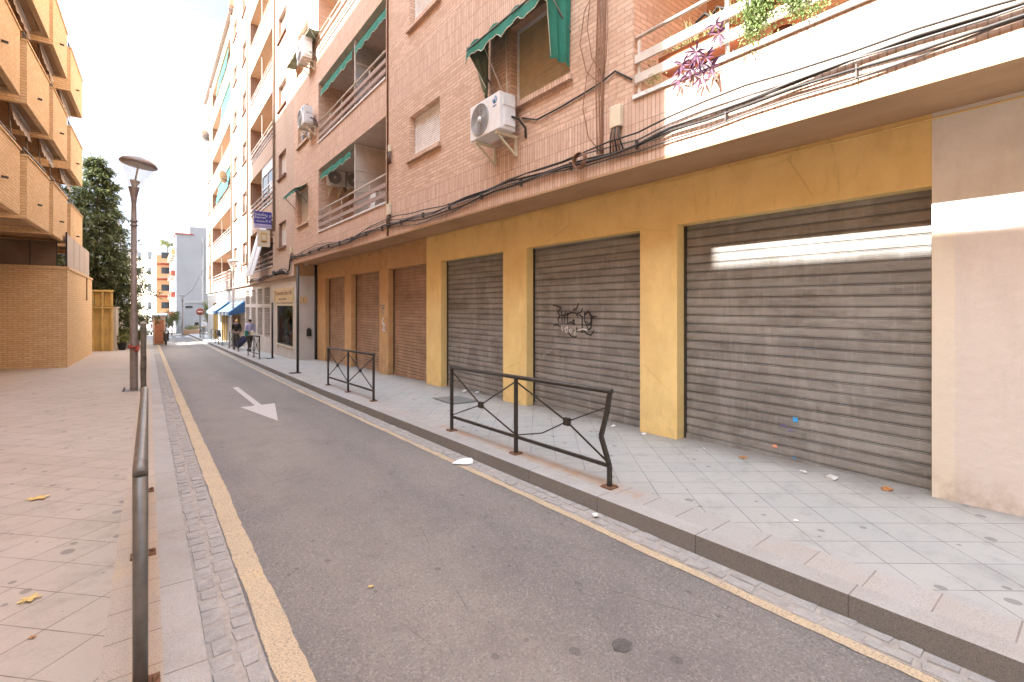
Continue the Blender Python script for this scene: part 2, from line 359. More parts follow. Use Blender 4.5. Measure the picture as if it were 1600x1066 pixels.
def leafmat(name,a,b,c3):
    t=NT(name); n=t.noise(2.2,4,.7); o=t.ramp(n,[(.3,a),(.52,b),(.72,c3)]); t.col(o).rough(.6)
    tr=t.new('ShaderNodeBsdfTranslucent'); t.l.new(o,tr.inputs[0]); mx=t.new('ShaderNodeMixShader'); mx.inputs[0].default_value=.3
    t.l.new(t.b.outputs[0],mx.inputs[1]); t.l.new(tr.outputs[0],mx.inputs[2]); t.l.new(mx.outputs[0],t.n['Material Output'].inputs[0]); return t.m
M['conifer']=leafmat('conifer_foliage',(.065,.085,.038),(.125,.15,.062),(.22,.235,.10))
M['broad']=leafmat('broad_foliage',(.08,.10,.03),(.17,.18,.05),(.30,.26,.08))
M['succ']=leafmat('succulent_leaf',(.10,.15,.04),(.19,.26,.08),(.30,.34,.15))
M['grassy']=leafmat('grass_blade',(.22,.24,.08),(.38,.36,.16),(.42,.42,.2))
M['purple']=leafmat('purple_leaf',(.075,.025,.055),(.13,.05,.095),(.20,.105,.155))
M['bark']=plain('bark',(.12,.085,.06),.9,0,.3,12,.5)
M['postwood']=plain('weathered_post',(.12,.105,.08),.85,0,.4,14,.5)
def clearglass():
    t=NT('clear_glass'); t.b.inputs['Transmission Weight'].default_value=1; t.b.inputs['Roughness'].default_value=.02; t.b.inputs['IOR'].default_value=1.05; t.col((.95,.96,.96)); return t.m
M['glass']=clearglass()
def bowl():
    t=NT('hazy_bowl_glass'); t.b.inputs['Base Color'].default_value=(.75,.77,.78,1); t.b.inputs['Roughness'].default_value=.15
    tr=t.new('ShaderNodeBsdfTransparent'); mx=t.new('ShaderNodeMixShader'); mx.inputs[0].default_value=.30; t.l.new(tr.outputs[0],mx.inputs[1]); t.l.new(t.b.outputs[0],mx.inputs[2]); t.l.new(mx.outputs[0],t.n['Material Output'].inputs[0]); return t.m
M['bowl']=bowl()
M['reveal']=plain('brick_reveal',(.28,.18,.13),.9)
M['pipe']=plain('beige_pipe',(.30,.25,.20),.6)
M['sillb']=plain('brick_sill',(.20,.10,.065),.9)
M['lampm']=plain('lamp_brown_paint',(.255,.215,.195),.45,.2,.2,8)

# ------------------------------------------------------------------ world, sun, camera
w=bpy.data.worlds.new('World'); sc.world=w; w.use_nodes=True; nt=w.node_tree
bg=nt.nodes['Background']; sky=nt.nodes.new('ShaderNodeTexSky'); sky.sky_type='NISHITA'; sky.sun_disc=False
EL=math.atan(.92)
sky.sun_elevation=EL; sky.sun_rotation=math.radians(-90); sky.air_density=1.0; sky.dust_density=3.0; sky.ozone_density=1
hs=nt.nodes.new('ShaderNodeHueSaturation'); hs.inputs['Saturation'].default_value=.36
nt.links.new(sky.outputs[0],hs.inputs['Color'])
# thin high cloud veil whitens the sky
tc=nt.nodes.new('ShaderNodeTexCoord'); mp=nt.nodes.new('ShaderNodeMapping'); mp.inputs['Scale'].default_value=(1,1,3)
nz=nt.nodes.new('ShaderNodeTexNoise'); nz.inputs['Scale'].default_value=2.2; nz.inputs['Detail'].default_value=6
cr=nt.nodes.new('ShaderNodeValToRGB'); cr.color_ramp.elements[0].position=.38; cr.color_ramp.elements[0].color=(.84,.90,.97,1); cr.color_ramp.elements[1].position=.6; cr.color_ramp.elements[1].color=(1.15,1.14,1.12,1)
mm=nt.nodes.new('ShaderNodeMix'); mm.data_type='RGBA'; mm.blend_type='MULTIPLY'; mm.inputs[0].default_value=1
nt.links.new(tc.outputs['Generated'],mp.inputs[0]); nt.links.new(mp.outputs[0],nz.inputs['Vector']); nt.links.new(nz.outputs['Fac'],cr.inputs[0])
sxyz=nt.nodes.new('ShaderNodeSeparateXYZ'); nt.links.new(tc.outputs['Generated'],sxyz.inputs[0])
vr=nt.nodes.new('ShaderNodeValToRGB'); nt.links.new(sxyz.outputs[2],vr.inputs[0]); vr.color_ramp.interpolation='EASE'
vr.color_ramp.elements[0].position=.50; vr.color_ramp.elements[0].color=(.30,.305,.325,1); vr.color_ramp.elements[1].position=.92; vr.color_ramp.elements[1].color=(.93,.985,1.04,1)  # added elevation ramp: low sky dimmed, zenith kept brighter to light the street
m0=nt.nodes.new('ShaderNodeMix'); m0.data_type='RGBA'; m0.blend_type='MULTIPLY'; m0.inputs[0].default_value=1; nt.links.new(hs.outputs[0],m0.inputs[6]); nt.links.new(vr.outputs[0],m0.inputs[7])
m1=nt.nodes.new('ShaderNodeVectorMath'); m1.operation='SCALE'; m1.inputs['Scale'].default_value=1.6; nt.links.new(m0.outputs[2],m1.inputs[0])
nt.links.new(m1.outputs[0],mm.inputs[6]); nt.links.new(cr.outputs[0],mm.inputs[7]); nt.links.new(mm.outputs[2],bg.inputs['Color'])
bg.inputs['Strength'].default_value=.15
sl=bpy.data.lights.new('sun','SUN'); sl.energy=4.8; sl.angle=math.radians(.5); sl.color=(1,.965,.91)
so=bpy.data.objects.new('sun',sl); C.objects.link(so)
sd=Vector((1,.0,-.92)).normalized(); so.rotation_euler=sd.to_track_quat('-Z','Y').to_euler(); so.location=(-20,10,30)
cam=bpy.data.cameras.new('camera'); co=bpy.data.objects.new('camera',cam); C.objects.link(co); sc.camera=co
YAW=math.atan(568/735); co.location=(0,0,1.65); co.rotation_euler=(PI/2,0,-YAW)
cam.sensor_width=36; cam.lens=735/1600*36; cam.shift_y=-(533-478)/1600; cam.clip_end=1500; cam.clip_start=.05
sc.view_settings.view_transform='Standard'; sc.view_settings.look='None'; sc.view_settings.gamma=1; sc.view_settings.exposure=2.44
sc.cycles.max_bounces=8; sc.cycles.diffuse_bounces=5; sc.cycles.caustics_reflective=False; sc.cycles.caustics_refractive=False

# ------------------------------------------------------------------ the setting
YS=[-12,-6,0,3,6,11,16,22,30,45,60,75,90,160]
def gstrip(name,x0,x1,dz0,dz1,mat,b0=True,b1=True,kind='structure',face=None,ys=None):
    b=MB(); ys=ys or YS
    for a,c in zip(ys[:-1],ys[1:]):
        A=(x0+(bend(a) if b0 else 0),a,g(a)+dz0); B=(x1+(bend(a) if b1 else 0),a,g(a)+dz1)
        D=(x1+(bend(c) if b1 else 0),c,g(c)+dz1); E=(x0+(bend(c) if b0 else 0),c,g(c)+dz0)
        b.quad(A,B,D,E)
    return tag(b.build(name,mat),kind=kind)
KX=3.16
gb=MB(); gb.quad((-400,-200,-2.6),(400,-200,-2.6),(400,700,-2.6),(-400,700,-2.6)); tag(gb.build('ground',M['concrete']),kind='structure')
gstrip('road',.48,KX-.19,-.14,-.14,M['asphalt'],False,True)
gb=MB()
for ys0 in (0,): pass
# road widening beyond the bend
gb.quad((-30,75,g(75)-.15),(.48,75,g(75)-.15),(.48,160,g(75)-.15),(-30,160,g(75)-.15)); gb.quad((KX+.61,75,g(75)-.15),(30,75,g(75)-.15),(30,160,g(75)-.15),(KX+.61,160,g(75)-.15)); tag(gb.build('road_junction',M['asphalt']),kind='structure')
YN=[y for y in YS if y<=75]
def ragged(name,x0,x1,k):
    b=MB(); rr=random.Random(name); ys=[-6+i*.045 for i in range(int(24/.045))]+[18+i*3 for i in range(20)]; P=[]; wl_=wr_=0
    for y in ys:
        wl_=.8*wl_+(rr.random()-.5)*.009; wr_=.8*wr_+(rr.random()-.5)*.009
        P.append(((x0+wl_+k*bend(y),y,g(y)-.1358),(x1+wr_+k*bend(y),y,g(y)-.1358)))
    for p,q in zip(P[:-1],P[1:]): b.quad(p[0],p[1],q[1],q[0])
    return tag(b.build(name,M['yline']),kind='structure')
ragged('yellow_line_verge',.495,.64,0); ragged('yellow_line_kerb',KX-.27,KX-.197,1)
gstrip('pavement',-9,-.19,.24,-.10,M['pave_l'],False,False,ys=YN)
gstrip('pavement_edge_stones',-.19,.06,-.10,-.10,M['edge_l'],False,False,ys=YN)
gstrip('kerb_low',.06,.24,-.099,-.105,M['kerb'],False,False,ys=YN)
gstrip('kerb_top',KX,KX+.16,0,0,M['kerb'],ys=YN)
gstrip('kerb_edge_stones',KX+.16,3.58,0,.001,M['edge_r'],ys=YN)
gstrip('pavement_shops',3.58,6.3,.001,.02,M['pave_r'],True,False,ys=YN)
b=MB()
for a,c in zip(YN[:-1],YN[1:]):
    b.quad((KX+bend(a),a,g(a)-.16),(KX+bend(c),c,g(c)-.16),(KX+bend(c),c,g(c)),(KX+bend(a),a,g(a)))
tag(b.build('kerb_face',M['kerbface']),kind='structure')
# gutters: mortar bed + real setts
def gutter(name,x0,rows,wd,dz,n,y0,y1,ln,base):
    b=MB()
    for a,c in zip(YN[:-1],YN[1:]):
        b.quad((x0+base*bend(a),a,g(a)+dz),(x0+rows*wd+base*bend(a),a,g(a)+dz),(x0+rows*wd+base*bend(c),c,g(c)+dz),(x0+base*bend(c),c,g(c)+dz),0)
    for r in range(rows):
        y=y0+R.random()*.1
        while y<y1:
            L=ln*(.75+.55*R.random()); gp=.008+.022*R.random()**2; h=.001+.009*R.random(); k=(.0 if y<14 else 0)
            xa=x0+r*wd+.005+.016*R.random()**2+base*bend(y); xb=x0+(r+1)*wd-.005-.016*R.random()**2+base*bend(y); e=.012
            z=lambda yy:g(yy)+dz
            j=lambda:(R.random()-.5)*.02
            P=[(xa+j(),y+j()),(xb+j(),y+j()),(xb+j(),y+L-gp+j()),(xa+j(),y+L-gp+j())]
            cx=sum(p[0] for p in P)/4; cy=sum(p[1] for p in P)/4; tl=(R.random()-.5)*.006
            low=[(px,py,z(py)-.01) for px,py in P]
            hi=[(px+(cx-px)*.12,py+(cy-py)*.12,z(py)+h+tl*(1 if px>cx else -1)) for px,py in P]
            b.add(low+hi,[(0,1,5,4),(1,2,6,5),(2,3,7,6),(3,0,4,7),(4,5,6,7)],1,False)
            y+=L
    return tag(b.build(name,[M['mortar'],M['cobble']]),kind='structure')
gutter('gutter_setts_verge',.24,2,.12,-.132,0,-1,32,.145,0)
gutter('gutter_setts_kerb',KX-.19,2,.095,-.137,0,-1,30,.17,1)
# direction arrow painted on the road
def roadpoly(name,pts,label,cat):
    b=MB(); b.add([(x,y,g(y)-.1355) for x,y in pts],[tuple(range(len(pts)))]); return tag(b.build(name,M['wline']),kind='structure')
b=MB()
za=lambda y:g(y)-.1355
b.add([(x,y,za(y)) for x,y in [(1.78,8.95),(2.10,10.87),(1.47,10.87)]],[(0,1,2)])
b.add([(x,y,za(y)) for x,y in [(1.73,10.87),(1.85,10.87),(1.86,14.2),(1.74,14.2)]],[(0,1,2,3)])
tag(b.build('road_arrow',M['wline']),kind='structure')
b=MB()
for x0 in (1.0,1.9,2.8): b.quad((x0,47,za(47)),(x0+.55,47,za(47)),(x0+.55,48.2,za(48.2)),(x0,48.2,za(48.2)))
for x0 in (.8,1.6,2.4,3.2): b.quad((x0,62,za(62)),(x0+.45,62,za(62)),(x0+.45,66,za(66)),(x0,66,za(66)))
tag(b.build('road_crossing_marks',M['wline']),kind='structure')
b=MB(); n=14; b.add([(1.99+.055*math.cos(2*PI*k/n)*(1+.2*math.sin(3*k)),1.62+.05*math.sin(2*PI*k/n),g(1.62)-.1355) for k in range(n)],[tuple(range(n))]); tag(b.build('road_tar_spot',M['tar']),kind='structure')
b=MB(); b.add([(x,y,g(y)+.022) for x,y in [(4.4,7.5),(4.95,7.4),(4.98,8.2),(4.45,8.35)]],[(0,1,2,3)]); tag(b.build('pavement_hatch',M['spg']),kind='structure')

# ------------------------------------------------------------------ facade grid
def wallgrid(b,X,y0,y1,z0,z1,holes,bands,dep=.22,m_run=0,m_band=1,m_rev=0,sgn=1,nowrap=False):
    """front wall facing -X with real openings; hole=(ya,yb,za,zb,depth)"""
    ys=sorted({y0,y1,*[h[0] for h in holes],*[h[1] for h in holes]}); zs=sorted({z0,z1,*[h[2] for h in holes],*[h[3] for h in holes],*[q for p in bands for q in p]})
    ys=[y for y in ys if y0<=y<=y1]; zs=[z for z in zs if z0<=z<=z1]
    for a,c in zip(ys[:-1],ys[1:]):
        for d,e in zip(zs[:-1],zs[1:]):
            my,mz=(a+c)/2,(d+e)/2
            if any(h[0]<my<h[1] and h[2]<mz<h[3] for h in holes): continue
            m=m_band if any(p[0]<mz<p[1] for p in bands) else m_run
            b.quad((X,c,d),(X,a,d),(X,a,e),(X,c,e),m)
    for h in holes:
        ya,yb,za_,zb=h[:4]; D=h[4] if len(h)>4 else dep; x2=X+D*sgn; m=m_rev
        b.quad((X,ya,za_),(x2,ya,za_),(x2,ya,zb),(X,ya,zb),m); b.quad((X,yb,za_),(X,yb,zb),(x2,yb,zb),(x2,yb,za_),m)
        b.quad((X,ya,za_),(X,yb,za_),(x2,yb,za_),(x2,ya,za_),m); b.quad((X,ya,zb),(x2,ya,zb),(x2,yb,zb),(X,yb,zb),m)
def window(par,X,ya,yb,za_,zb,dep=.16,blind='shut_w',frac=1.0,sillm='band',slat=.045,sill=True,name='window'):
    f=MB(); x=X+dep; t=.05
    f.box(x-.03,x+.03,ya,ya+t,za_,zb); f.box(x-.03,x+.03,yb-t,yb,za_,zb); f.box(x-.03,x+.03,ya+t,yb-t,za_,za_+t); f.box(x-.03,x+.03,ya+t,yb-t,zb-t,zb)
    w_=f.build(name,M['white'],par)
    zc=zb-t-(zb-za_-2*t)*frac
    s=MB(); z=zc; k=0
    while z<zb-t-.001:
        z2=min(z+slat,zb-t); s.add([(x-.012,ya+t,z),(x-.012,yb-t,z),(x-.022,yb-t,z+slat*.5),(x-.022,ya+t,z+slat*.5),(x-.012,yb-t,z2-.003),(x-.012,ya+t,z2-.003)],[(1,0,3,2),(2,3,5,4)]); z=z2
    s.quad((x-.008,yb-t,zc),(x-.008,ya+t,zc),(x-.008,ya+t,zb-t),(x-.008,yb-t,zb-t))
    if frac>.02: s.build('blind',M[blind],w_)
    if frac<.98:
        gq=MB(); gq.quad((x+.005,yb-t,za_+t),(x+.005,ya+t,za_+t),(x+.005,ya+t,zc),(x+.005,yb-t,zc)); gq.build('pane',M['glassd'],w_)
    if sill:
        q=MB(); q.box(X-.07,x-.035,ya-.07,yb+.07,za_-.075,za_+.004); q.build('sill',M[sillm],w_)
    return w_
def railing_b(par,X,ya,yb,zc,h=.68,slatm='rail_p',dark=False,n=None):
    """balcony railing: top tube, two broad slats, posts"""
    r=MB(); mm_='rail_w'
    r.tube([(X+.03,ya+.01,zc+h),(X+.03,yb-.01,zc+h)],.022,8)
    n=n or max(2,round((yb-ya)/1.15)); 
    for i in range(n+1):
        y=ya+.05+(yb-ya-.1)*i/n; r.box(X+.03,X+.055,y-.018,y+.018,zc,zc+h)
    o=r.build('railing',M[mm_],par)
    for z in (zc+.14,zc+.37):
        s=MB(); s.box(X-.005,X+.028,ya+.015,yb-.015,z,z+.10); s.build('rail_slat',M[slatm],o)
    return o

# ================================================================== near brick building
XF=4.5; XW=5.32; XS=5.5; Y1=19.8; TOP=22.6
B1=thing('brick_apartment_building',(XF,8,0),'pink brick apartment building whose yellow ground floor has six closed roller shutters','building')
cap=lambda k:4.10+2.98*k
win1=[]
for k in range(6): win1.append((8.13,9.47,(4.83 if k==0 else 4.68)+2.98*k,5.76+2.98*k+(.35 if k else 0),.22))
win2=[(4.55,5.86,4.75+2.98*k,6.0+2.98*k,.22) for k in range(6)]
win3=[(17.7,19.15,4.66+2.98*k,5.92+2.98*k,.22) for k in range(6)]
balc=[(10.76,16.42,cap(k)+.0,cap(k)+2.1+(.0 if k<1 else -.1),1.5) for k in range(6)]
balcR=[(-4.0,3.49,cap(k)-.04,cap(k)+2.1,1.6) for k in range(6)]
bands=[(3.3,3.3+.81)]+[(3.3+2.98*k-.02-.0,3.3+2.98*k+.81) for k in range(1,7)]
b=MB(); wallgrid(b,XF,-4.5,Y1,3.3,TOP,win1+win2+win3+balc+balcR,bands)
b.quad((XF,-4.5,3.3),(12,-4.5,3.3),(12,-4.5,TOP),(XF,-4.5,TOP)); b.quad((XF,Y1,3.3),(XF,Y1,TOP),(XF+1,Y1,TOP),(XF+1,Y1,3.3)); b.quad((XF,-4.5,TOP),(12,-4.5,TOP),(12,Y1,TOP),(XF,Y1,TOP))
wall1=b.build('wall',[M['brick'],M['band']],B1)
b=MB(); 
b.quad((XF,-4.5,3.3),(XF,Y1,3.3),(XW+.005,Y1,3.3),(XW+.005,-4.5,3.3)); b.box(XF+.002,XF+.09,-4.5,Y1,3.27,3.299,0,'t'); b.build('soffit',M['soffit'],B1)
b=MB(); b.tube([(XW-.03,y,3.245+.004*math.sin(y*3)) for y in [i*.5-4 for i in range(48)]],.008,6); 
for i in range(24): b.box(XW-.02,XW-.002,i*.85-3,i*.85-2.985,3.15,3.245)
b.build('conduit',M['yellow'],B1)
# ground floor
op=[(.992,3.45),(4.02,6.46),(7.16,9.55),(10.27,12.56),(13.2,15.6),(16.27,18.5)]
b=MB(); wallgrid(b,XW,.95,19.75,-1.2,3.3,[(a,c,-1.2,2.68,XS+.06-XW) for a,c in op],[],m_rev=0)
gw=b.build('ground_floor_wall',M['yellow'],B1)
b=MB(); b.box(XW-.004,XW+.3,-4.5,.99,-1,3.315); 
b.build('plaster_wall',M['plaster'],B1)
b=MB(); b.tube([(XW-.05,19.6,-.6),(XW-.05,19.6,3.28)],.05,10); b.build('drainpipe',M['dark'],B1)
b=MB(); b.tube([(XF-.02,10.62,3.3),(XF-.02,10.62,TOP)],.022,8); b.build('drainpipe',M['rust'],B1)
def roller(ya,yb,mat,pitch,parent):
    b=MB(); z0=g((ya+yb)/2)-.02-.0265*(yb-ya)/2; z=z0+.10; 
    GRV=12; prof=[(.004,0),(-.005,.04),(-.0075,.18),(-.009,.2),(-.0078,.34),(-.0095,.36),(-.0082,.5),(-.0098,.52),(-.008,.66),(-.0092,.68),(-.006,.84),(-.001,.87),(-.001,.91),(-.006,.93),(-.004,.965),(.012,.975)]
    n=int((2.72-z)/pitch)+1; j=R.random
    rows=[]
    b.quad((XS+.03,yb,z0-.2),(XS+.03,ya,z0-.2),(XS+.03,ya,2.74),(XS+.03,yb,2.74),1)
    b.box(XS-.025,XS+.02,ya+.03,yb-.03,z0,z0+.098)
    for i in range(n):
        zz=z+i*pitch; dx=(j()-.5)*.004
        for q,((x1,f1),(x2,f2)) in enumerate(zip(prof,prof[1:]+[(.012,1.0)])):
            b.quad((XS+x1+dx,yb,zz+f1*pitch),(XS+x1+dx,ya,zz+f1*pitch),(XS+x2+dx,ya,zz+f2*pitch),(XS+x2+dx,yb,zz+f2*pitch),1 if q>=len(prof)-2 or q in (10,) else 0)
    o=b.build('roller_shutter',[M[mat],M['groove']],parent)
    for q0,q1 in ((ya+.001,ya+.03),(yb-.03,yb-.001)): gd=MB(); gd.box(XS-.03,XS+.03,q0,q1,z0-.3,2.675); gd.build('guide_rail',M['dark'],o)
    return o
sh=[roller(a,c,'shutter' if i<3 else 'shutter_b',.1087 if i<3 else .084,B1) for i,(a,c) in enumerate(op)]
def strokes(par,L,X,wd,mat,name='graffiti',rise=.0015):
    b=MB()
    for s in L:
        for (y1,z1),(y2,z2) in zip(s[:-1],s[1:]):
            d=Vector((0,y2-y1,z2-z1)); 
            if d.length<1e-4: continue
            d.normalize(); nrm=Vector((0,-d.z,d.y))*wd/2; p=Vector((X,y1,z1))-d*wd*.3; q=Vector((X,y2,z2))+d*wd*.3; w2=.6+.8*R.random()
            b.add([p-nrm,q-nrm*w2,q+nrm*w2,p+nrm],[(0,1,2,3)])
    return b.build(name,M[mat],par)
GB=[[(5.94,1.66),(5.86,1.65),(5.75,1.62),(5.82,1.55),(5.77,1.48),(5.82,1.43),(5.8,1.36)],[(5.74,1.57),(5.73,1.49),(5.65,1.49),(5.64,1.57)],[(5.65,1.49),(5.66,1.37)],[(5.72,1.46),(5.72,1.37)],[(5.59,1.53),(5.59,1.36),(5.51,1.38),(5.43,1.42)],[(5.63,1.5),(5.51,1.54),(5.39,1.53),(5.36,1.49)],[(5.34,1.69),(5.38,1.61),(5.45,1.58)],[(5.46,1.43),(5.43,1.35),(5.49,1.37)],[(5.36,1.53),(5.28,1.55),(5.25,1.61)],[(5.32,1.51),(5.25,1.47)],[(5.26,1.45),(5.26,1.22)],[(5.21,1.55),(5.2,1.4),(5.12,1.27),(5.07,1.31),(5.06,1.46),(5.13,1.56),(5.2,1.51)],[(5.13,1.56),(5.03,1.48),(4.95,1.49)],[(5.16,1.4),(5.13,1.35),(5.07,1.39)],[(5.93,1.32),(5.83,1.33),(5.75,1.3)],[(5.57,1.2),(5.49,1.15),(5.41,1.14),(5.38,1.16)],[(5.25,1.29),(5.17,1.21),(5.07,1.19),(5.01,1.26)],[(5.39,1.3),(5.36,1.23)]]
GW=[[(5.73,1.3),(5.71,1.23)],[(5.62,1.21),(5.66,1.26),(5.59,1.31),(5.6,1.22)],[(5.55,1.25),(5.52,1.27),(5.48,1.25),(5.52,1.21),(5.55,1.25)],[(5.41,1.24),(5.43,1.18)],[(5.36,1.25),(5.25,1.28),(5.17,1.27)]]
GC=[[(6.3,.69),(6.27,.75),(6.23,.7)],[(6.2,.72),(6.18,.81),(6.15,.79)],[(6.14,.8),(6.08,.88),(6.06,.82),(6.02,.89)],[(5.98,.9),(5.93,.95),(5.91,.91),(5.86,.97)],[(5.84,.97),(5.83,.93),(5.79,1.0),(5.77,.93),(5.73,1.01),(5.7,.94)]]
strokes(sh[1],GB,XS-.0205,.022,'spk'); strokes(sh[1],GW,XS-.0215,.02,'spw'); strokes(sh[1],GC,XS-.021,.010,'spc')
strokes(gw,[[(13.16,1.65),(12.8,1.67),(13.04,1.57),(12.8,1.59),(13.02,1.48),(12.84,1.42)]],XW-.003,.03,'spg')
strokes(gw,[[(12.9,1.3),(13.0,1.17),(12.84,1.08),(12.96,.96),(12.8,.93),(12.76,1.09),(12.9,1.16)]],XW-.004,.06,'spw')
strokes(gw,[[(12.74,1.27),(12.64,1.31),(12.6,1.21),(12.65,1.12),(12.76,1.04),(12.63,.95),(12.6,.99)]],XW-.006,.022,'spr')
for (y,z,w_,h_,m_,nm) in ((2.13,.43,.05,.05,'stb','sticker'),(2.34,.10,.045,.03,'sto','sticker'),(2.14,.012,.035,.03,'stb','sticker')):
    b=MB(); b.box(XS-.019,XS-.0175,y-w_/2,y+w_/2,z-h_/2,z+h_/2); b.build(nm,M[m_],sh[0])
text('TAX',.03,M['stp'],'painted_mark',sh[0],(XS-.02,2.25,.34),(PI/2,0,-PI/2)); text('CHL',.03,M['stp'],'painted_mark',sh[0],(XS-.02,2.18,.31),(PI/2,0,-PI/2))
# upper windows
for i,(a,c,d,e,_) in enumerate(win1): window(B1,XF,a,c,d,e,blind='shut_w')
for i,(a,c,d,e,_) in enumerate(win2): window(B1,XF,a,c,d,e,blind='shut_c',slat=.05)
for i,(a,c,d,e,_) in enumerate(win3): window(B1,XF,a,c,d,e,blind='shut_w',frac=1 if i%2==0 else .6)
def balcony(par,X,ya,yb,zc,zt,dep,back='inner',ceil='ceil',slatm='rail_p',capm='cap',glaz=None,divider=True,doors=((.15,.45),)):
    o=MB(); o.box(X-.03,X+.12,ya+.003,yb-.003,zc,zc+.045); bal=o.build('balcony',M[capm],par)
    q=MB(); xb=X+dep-.002; q.quad((xb,yb,zc-.05),(xb,ya,zc-.05),(xb,ya,zt),(xb,yb,zt)); q.build('back_wall',M[back],bal)
    q=MB(); q.quad((X+.002,ya+.002,zt-.003),(xb,ya+.002,zt-.003),(xb,yb-.002,zt-.003),(X+.002,yb-.002,zt-.003)); q.build('ceiling',M[ceil],bal)
    for (f0,f1) in doors:
        q=MB(); y0=ya+(yb-ya)*f0; y1=ya+(yb-ya)*f1; q.box(xb-.03,xb-.004,y0,y1,zc-.04,zt-.25,0); dd=q.build('balcony_door',M['white'],bal)
        q=MB(); q.quad((xb-.033,y1-.07,zc),(xb-.033,y0+.07,zc),(xb-.033,y0+.07,zt-.35),(xb-.033,y1-.07,zt-.35)); q.build('pane',M['glassd'],dd)
    railing_b(bal,X,ya,yb,zc+.045,slatm=slatm)
    return bal
for k,(a,c,d,e,D) in enumerate(balc):
    bal=balcony(B1,XF,a,c,d,e,D,back='inner',ceil='ceil',doors=((.58,.85),))
    if k in(0,1):   # frosted divider screen between the two flats
        q=MB(); y=13.1; 
        for z in (d+.05,d+.75,d+1.35,e-.06): q.box(XF+.1,XF+1.45,y-.02,y+.02,z,z+.045)
        q.box(XF+.06,XF+.1,y-.02,y+.02,d+.04,e-.004); q.box(XF+1.45,XF+1.49,y-.02,y+.02,d,e-.004)
        dv=q.build('divider_frame',M['rail_w'],bal); q=MB(); q.quad((XF+.1,y,d),(XF+1.45,y,d),(XF+1.45,y,e-.05),(XF+.1,y,e-.05)); q.build('divider_pane',M['ceil' if k==0 else 'grey'],dv)
for k,(a,c,d,e,D) in enumerate(balcR): balcony(B1,XF,a,c,d,e,D,back='inner',ceil='orangeceil',slatm='rail_w',doors=((.3,.5),) if k else ())

# ================================================================== second brick building
Y2a=Y1+.004; Y2b=54.8; Z2=2.83
B2=thing('sunlit_apartment_building',(XF,37,0),'tall pale brick apartment building standing in full sun further along the street','building')
c2=lambda k:3.45+2.98*k
holes=[]; wl=[]
for k in range(7):
    wl.append((21.1,22.5,4.15+2.98*k,5.22+2.98*k)); wl.append((30.95,32.4,4.15+2.98*k,5.4+2.98*k)); wl.append((34.7,36.1,4.3+2.98*k,5.45+2.98*k))
    if k<6: wl.append((51.6,53,4.3+2.98*k,5.4+2.98*k))
bA=[(23.7,29.8,c2(k),c2(k)+2.1) for k in range(7)]; bC=[(37.3,49.6,c2(k),c2(k)+2.1) for k in range(6)]
top1=25.5; top2=21.6
b=MB(); bnd=[(Z2,Z2+.62)]+[(2.65+2.98*k,2.65+2.98*k+.8) for k in range(1,8)]
wallgrid(b,XF,Y2a,36.5,Z2,top1,[(*h,.22) for h in wl if h[1]<36.5 and h[3]<top1]+[(*h,1.5) for h in bA if h[3]<top1],bnd,m_rev=2)
wallgrid(b,XF,36.5,Y2b,Z2,top2,[(*h,.22) for h in wl if h[0]>36.5]+[(*h,1.5) for h in bC],bnd,m_rev=2)
b.quad((XF,Y2b,Z2),(XF,Y2b,top2),(14,Y2b,top2),(14,Y2b,Z2)); b.quad((XF,36.5,top2),(XF,36.5,top1),(14,36.5,top1),(14,36.5,top2)); b.quad((XF,Y2a,TOP),(14,Y2a,TOP),(14,Y2a,top1),(XF,Y2a,top1))
b.build('wall',[M['brick2'],M['band2'],M['reveal']],B2)
for y_,z0_,z1_ in ((30.35,2.9,25.4),(36.75,2.9,21.4),(50.2,2.9,21.4),(23.2,5.0,25.4)):
    b=MB(); b.tube([(XF-.06,y_,z0_),(XF-.06,y_,z1_)],.05,8); b.build('drainpipe',M['pipe'],B2)
b=MB(); b.quad((XF,Y2a,top1),(14,Y2a,top1),(14,36.5,top1),(XF,36.5,top1)); b.quad((XF-.25,36.5,top2),(14,36.5,top2),(14,Y2b+.25,top2),(XF-.25,Y2b+.25,top2)); b.box(XF-.25,XF-.002,36.6,Y2b+.2,top2-.18,top2-.004); b.build('roof',M['roof'],B2)
b=MB(); b.box(XF-.28,XF+.3,36.0,36.45,top2,top2+1.5); b.build('chimney',M['brick2'],B2)
b=MB(); b.quad((XF,Y2a,Z2),(XF,Y2b,Z2),(XF+1.6,Y2b,Z2),(XF+1.6,Y2a,Z2)); b.box(XF+.002,XW,Y2a-.02,Y2a,Z2,3.3); b.build('soffit',M['soffit'],B2)
for i,h in enumerate(wl):
    if h[3]<top1: window(B2,XF,*h,sillm='sillb',blind='shut_w',frac=[1,.5,1,.75][i%4])
for k,h in enumerate(bA):
    if h[3]>top1: continue
    bal=balcony(B2,XF,*h,1.5,back='inner',ceil='orangeceil',slatm='rail_p',doors=((.2,.4),(.6,.8)))
    if k==1:
        q=MB(); y0,y1=23.75,26.4; z0,z1=h[2]+.05,h[3]-.01
        for zz in (z0,z0+.9,z1-.5,z1-.06): q.box(XF+.02,XF+.08,y0,y1,zz,zz+.06)
        for yy in (y0,(y0+y1)/2,y1-.06): q.box(XF+.021,XF+.079,yy,yy+.06,z0,z1)
        gl=q.build('glazing_frame',M['white'],bal); q=MB(); q.quad((XF+.05,y1,z0),(XF+.05,y0,z0),(XF+.05,y0,z1-.5),(XF+.05,y1,z1-.5)); q.build('pane',M['glassd'],gl)
        q=MB(); q.box(XF+.03,XF+.07,y0+.06,y1-.06,z1-.44,z1-.06); q.box(XF+.03,XF+.07,y0+.06,y0+.75,z0+.06,z0+.9); q.build('roller_box',M['white'],gl)
for k,h in enumerate(bC): balcony(B2,XF,*h,1.5,back='inner',ceil='orangeceil',slatm='rail_p',doors=((.15,.3),(.65,.8)))
